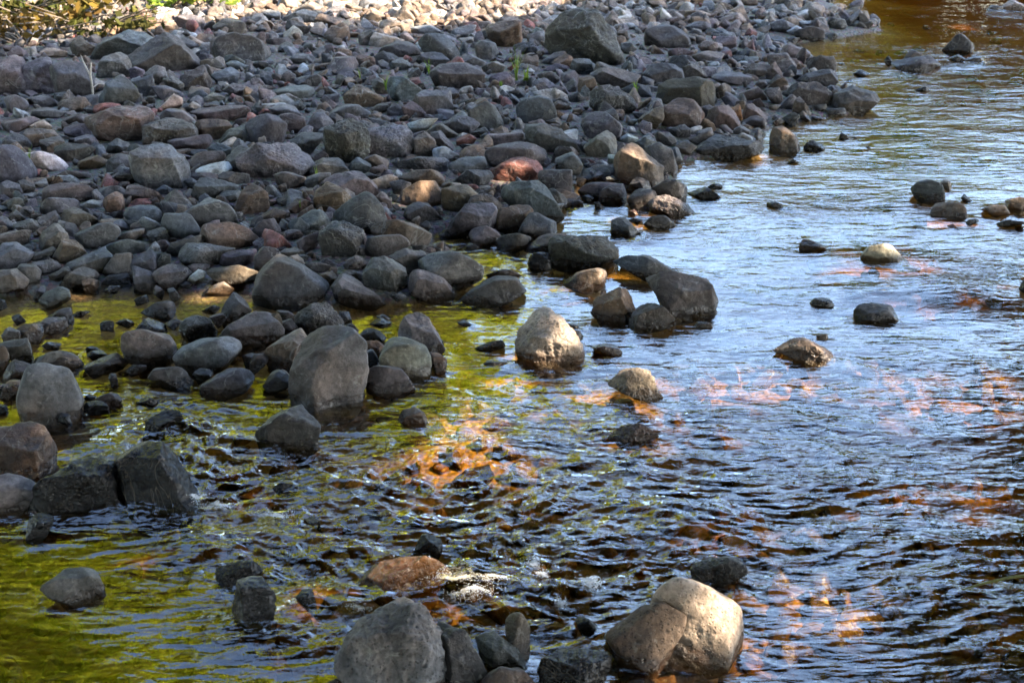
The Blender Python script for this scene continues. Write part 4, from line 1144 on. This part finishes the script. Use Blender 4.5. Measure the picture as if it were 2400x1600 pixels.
def scatter(n, x0, x1, y0, y1, smin, smax, sink, lit=False):
    for _ in range(n):
        px, py = rng.uniform(x0, x1), rng.uniform(y0, y1) if y1 > 100 else rng.uniform(y0, y1)
        p = to_ground(px, py)
        if not inside(POLY, p[0], p[1]) : continue
        D = (p - CAM) @ FWD
        s = rng.uniform(smin, smax) ** 1.0 * (1 + 0.035 * max(D - 8, 0)) * (0.7 + 0.6 * rng.rand())
        if np.any(((RC[:, 0] - p[0]) / (RC[:, 2] + 0.45 * s)) ** 2 + ((RC[:, 1] - p[1]) / (0.8 * RC[:, 2] + 0.55 * s)) ** 2 < 1): continue
        lv = 3 if s * FPX / D > 22 else 2
        V, F = pv[lv][rng.randint(26)]
        V = V[:, [0, 2, 1]] * [1, rng.uniform(0.55, 1.0), rng.uniform(0.4, 1.05)]
        V = (V * s) @ rand_rot(rng, 0.45).T
        z = ground_z(p[0], p[1]) + s * (0.15 - sink)
        t = np.array([*(np.array(TONE[tones[rng.randint(len(tones))]]) * [.97, 1.0, 1.07] * rng.uniform(0.36, 0.78)), rng.choice([0.1, 0.3, 1.0])])
        add_stuff(V + [p[0], p[1], float(z)], F, t)
scatter(1500, -80, 2100, 60, 720, 0.11, 0.17, 0.15)
scatter(2600, -80, 2100, 40, 720, 0.075, 0.13, 0.05)
scatter(4200, -80, 2100, -40, 720, 0.035, 0.075, -0.1)
tones = 'ttwgbttpg'
scatter(1600, -80, 2100, -60, 70, 0.07, 0.15, 0.0)
tones = 'ttbtgbwtp'
scatter(900, -80, 1250, -60, 90, 0.06, 0.13, 0.0)
v = np.vstack(stuff_v)
link('small_cobbles', make_mesh('small_cobbles', v, np.vstack(stuff_f), MAT_ROCK, np.vstack(stuff_t), attrs={'soaked': np.zeros(len(v))}),
     label='smaller cobbles and stones filling the gaps between the rocks of the bank', cat='stones', kind='stuff')

# stones lying on the bed under the water
stuff_v, stuff_f, stuff_t, stuff_k = [], [], [], 0
btone = [(.24, .165, .08), (.20, .13, .06), (.28, .20, .10), (.14, .095, .05), (.22, .155, .08)]
for _ in range(2600):
    px, py = rng.uniform(-150, 2550), 30 + 1750 * rng.rand() ** 0.8
    p = to_plane(px, py)
    if inside(POLY, p[0], p[1]): continue
    D = (p - CAM) @ FWD; s = rng.uniform(0.03, 0.13) * (1 + 0.03 * max(D - 8, 0))
    V, F = pv[3 if s * FPX / D > 30 else 2][rng.randint(26)]
    V = V[:, [0, 2, 1]] * [1, 1, 0.75]; V = (V * s) @ rand_rot(rng, 0.35).T
    gz = float(ground_z(p[0], p[1])); topz = gz + 0.2 * s + V[:, 2].max()
    zz = gz + 0.2 * s - max(0, topz + 0.045)
    add_stuff(V + [p[0], p[1], zz], F, np.array([*(np.array(btone[rng.randint(5)]) * rng.uniform(0.7, 1.3)), 0.3]))
v = np.vstack(stuff_v)
link('bed_stones', make_mesh('bed_stones', v, np.vstack(stuff_f), MAT_ROCK, np.vstack(stuff_t), attrs={'soaked': np.zeros(len(v))}),
     label='amber stones lying on the river bed under the water', cat='stones', kind='stuff')

# ------------------------------------------------------------------ foam
def foam(name, label, spots):
    vs, fs, k = [], [], 0; V0, F0 = ico(1)
    for px, py, rx, ry, n, smin, smax in spots:
        for _ in range(n):
            a = rng.uniform(0, 2 * math.pi); rr = abs(rng.normal(0, 0.5))
            p = to_plane(px + rx * rr * math.cos(a), py + ry * rr * math.sin(a))
            s = rng.uniform(smin, smax)
            z = float(wave_height(p[:1], p[1:2], chop_at(p[:1], p[1:2]))[0]) + 0.012 + rng.uniform(0, 0.012)
            vs.append(V0 * s * [1, 1, 0.8] + [p[0], p[1], z]); fs.append(F0 + k); k += len(V0)
    return link(name, make_mesh(name, np.vstack(vs), np.vstack(fs), MAT_FOAM), label=label, cat='foam', kind='stuff')
foam('foam', 'white foam and bubbles on the broken water', [
    (1065, 1376, 62, 18, 1500, .0009, .0022), (1110, 1412, 70, 16, 900, .0009, .0022), (1150, 1385, 60, 10, 400, .0009, .002), (1250, 1334, 16, 9, 450, .0015, .0035), (1270, 1365, 14, 12, 450, .0015, .0035), (1385, 1385, 26, 14, 600, .002, .0045),
    (1315, 1440, 26, 8, 260, .0015, .003), (455, 1180, 44, 12, 700, .001, .0024), (430, 1150, 14, 16, 300, .001, .002), (650, 1222, 60, 10, 500, .001, .0024), (520, 1200, 60, 10, 500, .001, .0024), (1590, 1480, 50, 10, 150, .001, .0025), (300, 1060, 16, 30, 300, .001, .002), (840, 1440, 50, 8, 300, .001, .002)])

# ------------------------------------------------------------------ small plants and sticks on the bank
def tube(path, rads, seg=7):
    path = np.asarray(path, float); vs, fs = [], []
    for i, p in enumerate(path):
        t = path[min(i + 1, len(path) - 1)] - path[max(i - 1, 0)]; t /= np.linalg.norm(t)
        a = np.cross(t, [0.3, 0.2, 1.0]); a /= np.linalg.norm(a); b = np.cross(t, a)
        for q in range(seg):
            th = 2 * math.pi * q / seg; vs.append(p + rads[i] * (a * math.cos(th) + b * math.sin(th)))
    for i in range(len(path) - 1):
        for q in range(seg):
            q2 = (q + 1) % seg; fs.append((i * seg + q, i * seg + q2, (i + 1) * seg + q2, (i + 1) * seg + q))
    return np.array(vs), np.array(fs)

def blades(n, height, spread, width, rng, lean=0.5):
    vs, fs, k = [], [], 0
    for _ in range(n):
        az = rng.uniform(0, 2 * math.pi); h = height * rng.uniform(0.5, 1.0); o = np.array([rng.normal(0, spread), rng.normal(0, spread), 0]) * 0.15
        dx = np.array([math.cos(az), math.sin(az), 0]); sd = np.array([-dx[1], dx[0], 0]); ln = lean * rng.uniform(0.2, 1)
        for s in range(4):
            t = s / 4; t2 = (s + 1) / 4
            for tt, ww in ((t, width * (1 - t * 0.9)), (t2, width * (1 - t2 * 0.9))):
                c = o + dx * (h * ln * tt ** 2) + np.array([0, 0, h * (tt - 0.25 * ln * tt ** 2)])
                vs += [c - sd * ww / 2, c + sd * ww / 2]
            fs.append((k, k + 1, k + 3, k + 2)); k += 4
    return np.array(vs), np.array(fs)
WHITE = np.array([1, 1, 1, 1.0])
for px, py, h, n, wd, lab in ((1210, 200, .48, 16, .012, 'tall thin green weed growing among the stones behind the middle of the bank'),
                              (1232, 200, .18, 14, .03, 'short bushy green weed at the foot of the tall thin weed'),
                              (1490, 230, .16, 9, .03, 'small plant with curved bright leaves beside the pitted rock'),
                              (1602, 225, .16, 5, .02, 'slim green sprig on top of the dark mossy block'),
                              (1640, 248, .12, 8, .03, 'yellow green sprout on the brown angular block near the water'),
                              (1005, 185, .22, 8, .014, 'thin green sprig beside the long dark slab'),
                              (905, 222, .20, 12, .014, 'spreading green grass blades behind the brown wedge rock'),
                              (845, 195, .16, 6, .014, 'tiny grass shoots on a grey stone mid bank'),
                              (322, 232, .12, 8, .016, 'little green leaf tuft below the greenish angular rock'),
                              (742, 428, .11, 5, .014, 'pale green seedling in front of the large purplish rock'),
                              (757, 488, .16, 4, .014, 'pair of long green blades rising beside the smooth dark boulder'),
                              (703, 500, .10, 4, .010, 'short green blades by the round greenish stone'),
                              (72, 415, .24, 12, .012, 'tuft of upright green grass beside the dark rounded boulder'),
                              (1175, 218, .10, 10, .02, 'low yellow green weed on the stones'),):
    p = to_ground(px, py); v_, f_ = blades(n, h * (1 + 0.0 * py), 0.02 + wd, wd, rng)
    tn = np.array([1, 1, 1, 1.0])
    link('grass_tuft', make_mesh('grass_tuft', v_, f_, MAT_GRASS, tn), (p[0], p[1], p[2] + 0.05), lab, 'plant', 'weeds sprouting between the stones')

p = to_ground(218, 235); TS = 0.62
pa = [tube([[0, 0, 0], [0.01, 0, .2], [0.0, 0, .42], [0.03, .02, .62]], [.022, .020, .018, .012]), tube([[0.0, 0, .40], [-.05, .01, .52], [-.11, .03, .66], [-.13, .03, .74]], [.014, .012, .008, .004]), tube([[0.01, 0, .2], [.10, .05, .26], [.22, .09, .25]], [.010, .008, .004])]
vs = np.vstack([a for a, b in pa]) * TS; off = np.cumsum([0] + [len(a) for a, b in pa[:-1]])
link('driftwood_branch', make_mesh('driftwood_branch', vs, np.vstack([b + o for (a, b), o in zip(pa, off)]), MAT_TWIG, WHITE), tuple(p), 'bleached forked stick standing upright between the grey boulders', 'stick')
a, b = to_plane(2245, 1384, 0.005), to_plane(2440, 1345, 0.17)
v_, f_ = tube([a, a * .7 + b * .3 + [0, 0, .012], a * .35 + b * .65 + [0, 0, .015], b, b + (b - a) * 0.5], [.003, .0055, .0065, .007, .008])
link('reed_stem', make_mesh('reed_stem', v_ - a, f_, MAT_REED, WHITE), tuple(a), 'long olive stem dipping into the dark water', 'stem')
a, b = to_plane(652, 862, 0.02), to_plane(678, 880, 0.05)
for (x0_, y0_, z0_, x1_, y1_, z1_, rr, lab) in ((661, 866, .12, 682, 884, .05, .004, 'thin brown twig leaning on the large faceted boulder'), (672, 312, .12, 696, 320, .10, .012, 'short bleached twig lying by the dark slab'), (840, 270, .15, 952, 285, .12, .006, 'fine dark twig lying across the cobbles')):
    a, b = to_plane(x0_, y0_, z0_), to_plane(x1_, y1_, z1_)
    v_, f_ = tube([a, (a + b) / 2 + [0, 0, .01], b], [rr, rr * .9, rr * .5])
    link('twig', make_mesh('twig', v_ - a, f_, MAT_TWIG, WHITE), tuple(a), lab, 'twig')

# ------------------------------------------------------------------ leaves, shrubs, trees
def leaf_cards(P, size, rng, nrm=None):
    """one pointed leaf (4 corners) per point"""
    n = len(P); a = rng.normal(size=(n, 3)); a /= np.linalg.norm(a, axis=1)[:, None]
    b = rng.normal(size=(n, 3)); b -= a * (a * b).sum(1)[:, None]; b /= np.linalg.norm(b, axis=1)[:, None]
    s = size * rng.uniform(0.7, 1.3, (n, 1)); w = s * 0.32
    V = np.stack([P - a * s * 0.5, P + b * w - a * s * 0.05, P + a * s * 0.5, P - b * w - a * s * 0.05], 1).reshape(-1, 3)
    F = np.arange(4 * n).reshape(n, 4); t = rng.uniform(0.65, 1.3, n)
    T = np.stack([t * rng.uniform(0.9, 1.15, n), t, t * rng.uniform(0.7, 1.1, n), np.ones(n)], 1).repeat(4, 0)
    return V, F, T

def crown_points(n, c, rad, rng, clumps=38):
    """points in leafy clumps spread through an uneven ellipsoid"""
    cc = rng.normal(size=(clumps, 3)); cc /= np.linalg.norm(cc, axis=1)[:, None]
    cc *= rng.uniform(0.35, 1.0, (clumps, 1)); cs = rng.uniform(0.16, 0.34, clumps)
    k = rng.randint(clumps, size=n); q = rng.normal(size=(n, 3)); q /= np.linalg.norm(q, axis=1)[:, None]
    q *= rng.uniform(0.3, 1.0, (n, 1)) ** 0.5
    return np.array(c) + (cc[k] + q * cs[k][:, None]) * np.array(rad)

def tree(name, label, base, height, rad, leaves, lsize, mat, group, trunk_r=0.22, crown_z=None, keep=None, clumps=38):
    root = bpy.data.objects.new(name, None); COL.objects.link(root); root.location = base
    root['label'] = label; root['category'] = 'tree'; root['group'] = group
    cz = crown_z if crown_z is not None else height - rad[2]
    parts = [tube([[0, 0, -0.3], [.1, .05, cz * .4], [.0, .1, cz * .8], [0, 0, cz]], [trunk_r * 1.3, trunk_r, trunk_r * .75, trunk_r * .5], 9)]
    for i in range(9):
        az = rng.uniform(0, 2 * math.pi); z0 = cz * rng.uniform(0.35, 0.95); L = rng.uniform(0.5, 0.95)
        e = np.array([math.cos(az) * rad[0] * L, math.sin(az) * rad[1] * L, z0 + (height - z0) * rng.uniform(0.2, 0.8)])
        s = np.array([0, 0.05, z0]); parts.append(tube([s, (s + e) / 2 + [0, 0, 0.1 * height * rng.uniform(-.3, .6)], e], [trunk_r * .42, trunk_r * .26, trunk_r * .08], 6))
    vs = np.vstack([a for a, b in parts]); off = np.cumsum([0] + [len(a) for a, b in parts[:-1]])
    link('trunk', make_mesh('trunk', vs, np.vstack([b + o for (a, b), o in zip(parts, off)]), MAT_BARK, WHITE), parent=root)
    P = crown_points(leaves, (0, 0, cz), rad, rng, clumps)
    V, F, T = leaf_cards(P, lsize, rng)
    link('crown', make_mesh('crown', V, F, mat, T, smooth=False), parent=root)
    return root

# far bank, mirrored in the pools: tall sunlit trees upstream to one side, lower ones beyond the open reach
far = [(-24, 33, 25, (6.5, 5, 11), 0), (-16.5, 35, 27, (6.5, 5, 12), 0), (-9.5, 34, 28, (6, 5, 12.5), 0), (-4.2, 36, 25, (4.6, 4, 11.5), 0), (-13, 39, 30, (7, 4, 13), 0),
       (3.5, 45, 9.0, (5, 3.5, 4.4), 1), (11, 44, 8.8, (5, 3.5, 4.4), 1), (18.5, 43, 8.8, (5, 3.5, 4.4), 1), (26, 41, 9.2, (5, 4, 4.6), 1), (33, 38, 9.5, (4.8, 4, 4.8), 1),
       (6, 38, 4.4, (4.4, 2, 2.2), 2), (13, 37.5, 4.2, (4.4, 2, 2.1), 2), (20, 37, 4.4, (4.4, 2, 2.2), 2), (-23, 28, 24, (6, 5, 11.5), 0)]
for i, (x, y, h, rad, k) in enumerate(far):
    tree('riverside_tree', ['tall yellow green tree beyond the stony bank', 'low deep green tree beyond the open reach of river', 'low brownish tree beyond the head of the river'][k],
         (x, y, 0.3), h, rad, [60000, 26000, 26000][k], [0.42, 0.34, 0.34][k], [MAT_LEAF_SUN, MAT_LEAF_MID, MAT_LEAF_BROWN][k],
         ['tall trees beyond the stony bank', 'low green trees beyond the open reach', 'low brownish trees beyond the head of the river'][k], clumps=70)
# unseen trees added around the viewpoint to keep light off the near stone faces
for i, (x, y, h, rad) in enumerate(((-15, -8, 19, (6, 4, 9)), (-8.5, -10, 20, (6, 4, 9.5)), (-2, -8, 18, (5.5, 4, 8.6)), (4.5, -9.5, 20, (6, 4, 9.5)), (11.5, -9, 19, (6, 4, 9)), (18.5, -8, 19, (6, 4, 9)), (-20, -1, 19, (5, 6, 9)), (-21, 8, 19, (4.5, 5.5, 9)), (-20, 16.5, 19, (4.5, 5, 9)),
        (-12, -1, 16, (7.5, 7, 4)), (-3.5, 0.5, 15, (7, 7.5, 3.4)), (-14, 9, 16, (5.5, 6.5, 4.4)))):
    tree('riverside_tree', 'unseen dark broad tree added on the near bank to block light', (x, y, 0.4), h, rad, 20000, 0.5, MAT_LEAF_DARK, 'unseen trees added on the near bank to block light', clumps=80)

# the big overhanging tree on the near side: its boughs shade the river, unseen, gaps cut to place the sun spots
SPOTS = LIGHT_SPOTS
root = bpy.data.objects.new('overhanging_tree', None); COL.objects.link(root); root.location = (17.5, 8, 0.3)
root['label'] = 'huge spreading tree whose boughs shade the river'; root['category'] = 'tree'
O = np.array([17.5, 8, 0.3])
n = CANOPY_N
gx = rng.uniform(-11.5, 11.5, n); gy = rng.uniform(1.5, 27.5, n); z = rng.uniform(9.0, 12.5, n) + 0.8 * noise2(gx * 0.3, gy * 0.3)
m_ = n // 4          # low boughs added to darken the reflections in the near water
gx = np.concatenate([gx, rng.uniform(-1.8, 8, m_)]); gy = np.concatenate([gy, rng.uniform(13.5, 24, m_)]); z = np.concatenate([z, rng.uniform(5.6, 8.8, m_)]); n += m_
keep = np.ones(n, bool)
# nothing over the far strip of bank, which lies in full sun
den = gy * CP + CAM_H * SP; ipx = 1200 + FPX * gx / den; ipy = 800 - FPX * (gy * SP - CAM_H * CP) / den
edge = np.interp(ipx, [-400, 0, 250, 420, 600, 800, 900, 1050, 1250, 1340, 1500, 2600], [135, 155, 140, 105, 92, 98, 122, 108, 66, 25, -45, -90])
edge = edge + 16 * noise2(gx * 0.9, gy * 0.7, 3.3)
keep &= ipy > edge
for sx, sy, rx, ry, hz, dens in SPOTS:
    c = to_plane(sx, sy, hz); c = c - S * (hz / S[2])
    e1 = to_plane(sx + rx, sy, hz); e2 = to_plane(sx, sy - ry, hz)
    wx = abs(e1[0] - to_plane(sx, sy, hz)[0]) + 0.05; wy = abs(e2[1] - to_plane(sx, sy, hz)[1]) + 0.05
    q = ((gx - c[0]) / wx) ** 2 + ((gy - c[1]) / wy) ** 2
    q = q + 0.55 * noise2(gx * 2.2 / max(wx, .15) * .3, gy * 2.2 / max(wx, .15) * .3, sx * 0.01)
    keep &= ~(rng.rand(n) < (dens * (q < 1.0) if hz > -0.01 else np.where(q < 3.2, np.clip(1 - 0.24 * np.maximum(q, 0) - (1 - dens) * 0.5, 0, 1), 0)))
gx, gy, z = gx[keep], gy[keep], z[keep]
P = np.stack([gx, gy, np.zeros(len(gx))], 1) + S * (z / S[2])[:, None] - O
V, F, T = leaf_cards(P, CANOPY_LEAF, rng)
link('crown', make_mesh('crown', V, F, MAT_LEAF_DARK, T, smooth=False), parent=root)
parts = [tube([[0, 0, -.5], [-.2, .3, 3], [-.6, .8, 6.5], [-1.2, 1.2, 10]], [.75, .6, .5, .35], 12)]
for i in range(14):
    e = np.array([rng.uniform(-9, 4), rng.uniform(-5, 15), rng.uniform(8.0, 11.5)]); s = np.array([-.5, .7, rng.uniform(5, 8.5)])
    parts.append(tube([s, (s * .5 + e * .5) + [0, 0, .8], e], [.24, .15, .04], 7))
vs = np.vstack([a for a, b in parts]); off = np.cumsum([0] + [len(a) for a, b in parts[:-1]])
link('trunk', make_mesh('trunk', vs, np.vstack([b + o for (a, b), o in zip(parts, off)]), MAT_BARK, WHITE), parent=root)

# bushes and fallen leaves at the top of the bank
def shrub(label, px, py, w, h, n, mat, ls=0.09):
    p = to_ground(px, py)
    root = bpy.data.objects.new('shrub', None); COL.objects.link(root); root.location = tuple(p)
    root['label'] = label; root['category'] = 'shrub'; root['group'] = 'shrubs at the top of the bank'
    parts = []
    for i in range(20):
        az = rng.uniform(0, 2 * math.pi); e = np.array([math.cos(az) * w * .6, math.sin(az) * w * .5, h * rng.uniform(.4, 1.15)])
        parts.append(tube([[0, 0, -.05], e * .5 + [0, 0, .1 * h], e], [.018, .012, .004], 5))
    vs = np.vstack([a for a, b in parts]); off = np.cumsum([0] + [len(a) for a, b in parts[:-1]])
    link('stem', make_mesh('stem', vs, np.vstack([b + o for (a, b), o in zip(parts, off)]), MAT_BARK, WHITE), parent=root)
    P = crown_points(n, (0, 0, h * .55), (w * .6, w * .5, h * .55), rng, 12)
    V, F, T = leaf_cards(P, ls, rng); link('foliage', make_mesh('foliage', V, F, mat, T, smooth=False), parent=root)
shrub('brown green bush in the far corner of the bank', 20, 58, 2.0, .6, 380, MAT_LEAF_DULL, .14)
shrub('sparse brown bush with bright gravel showing through', 135, 66, 2.4, .5, 300, MAT_LEAF_BROWN, .14)
shrub('low dark leafed bush at the edge of the cobbles', 225, 80, 1.6, .35, 200, MAT_LEAF_DULL, .12)
shrub('trailing brown bush over the first rocks of the corner', 60, 100, 1.8, .3, 220, MAT_LEAF_BROWN, .11)
shrub('bright green bush at the top of the bank', 400, 24, 1.4, .5, 600, MAT_GRASS, .10)
shrub('small yellow green bush beside the brightest gravel', 500, 8, 1.2, .35, 360, MAT_GRASS, .10)
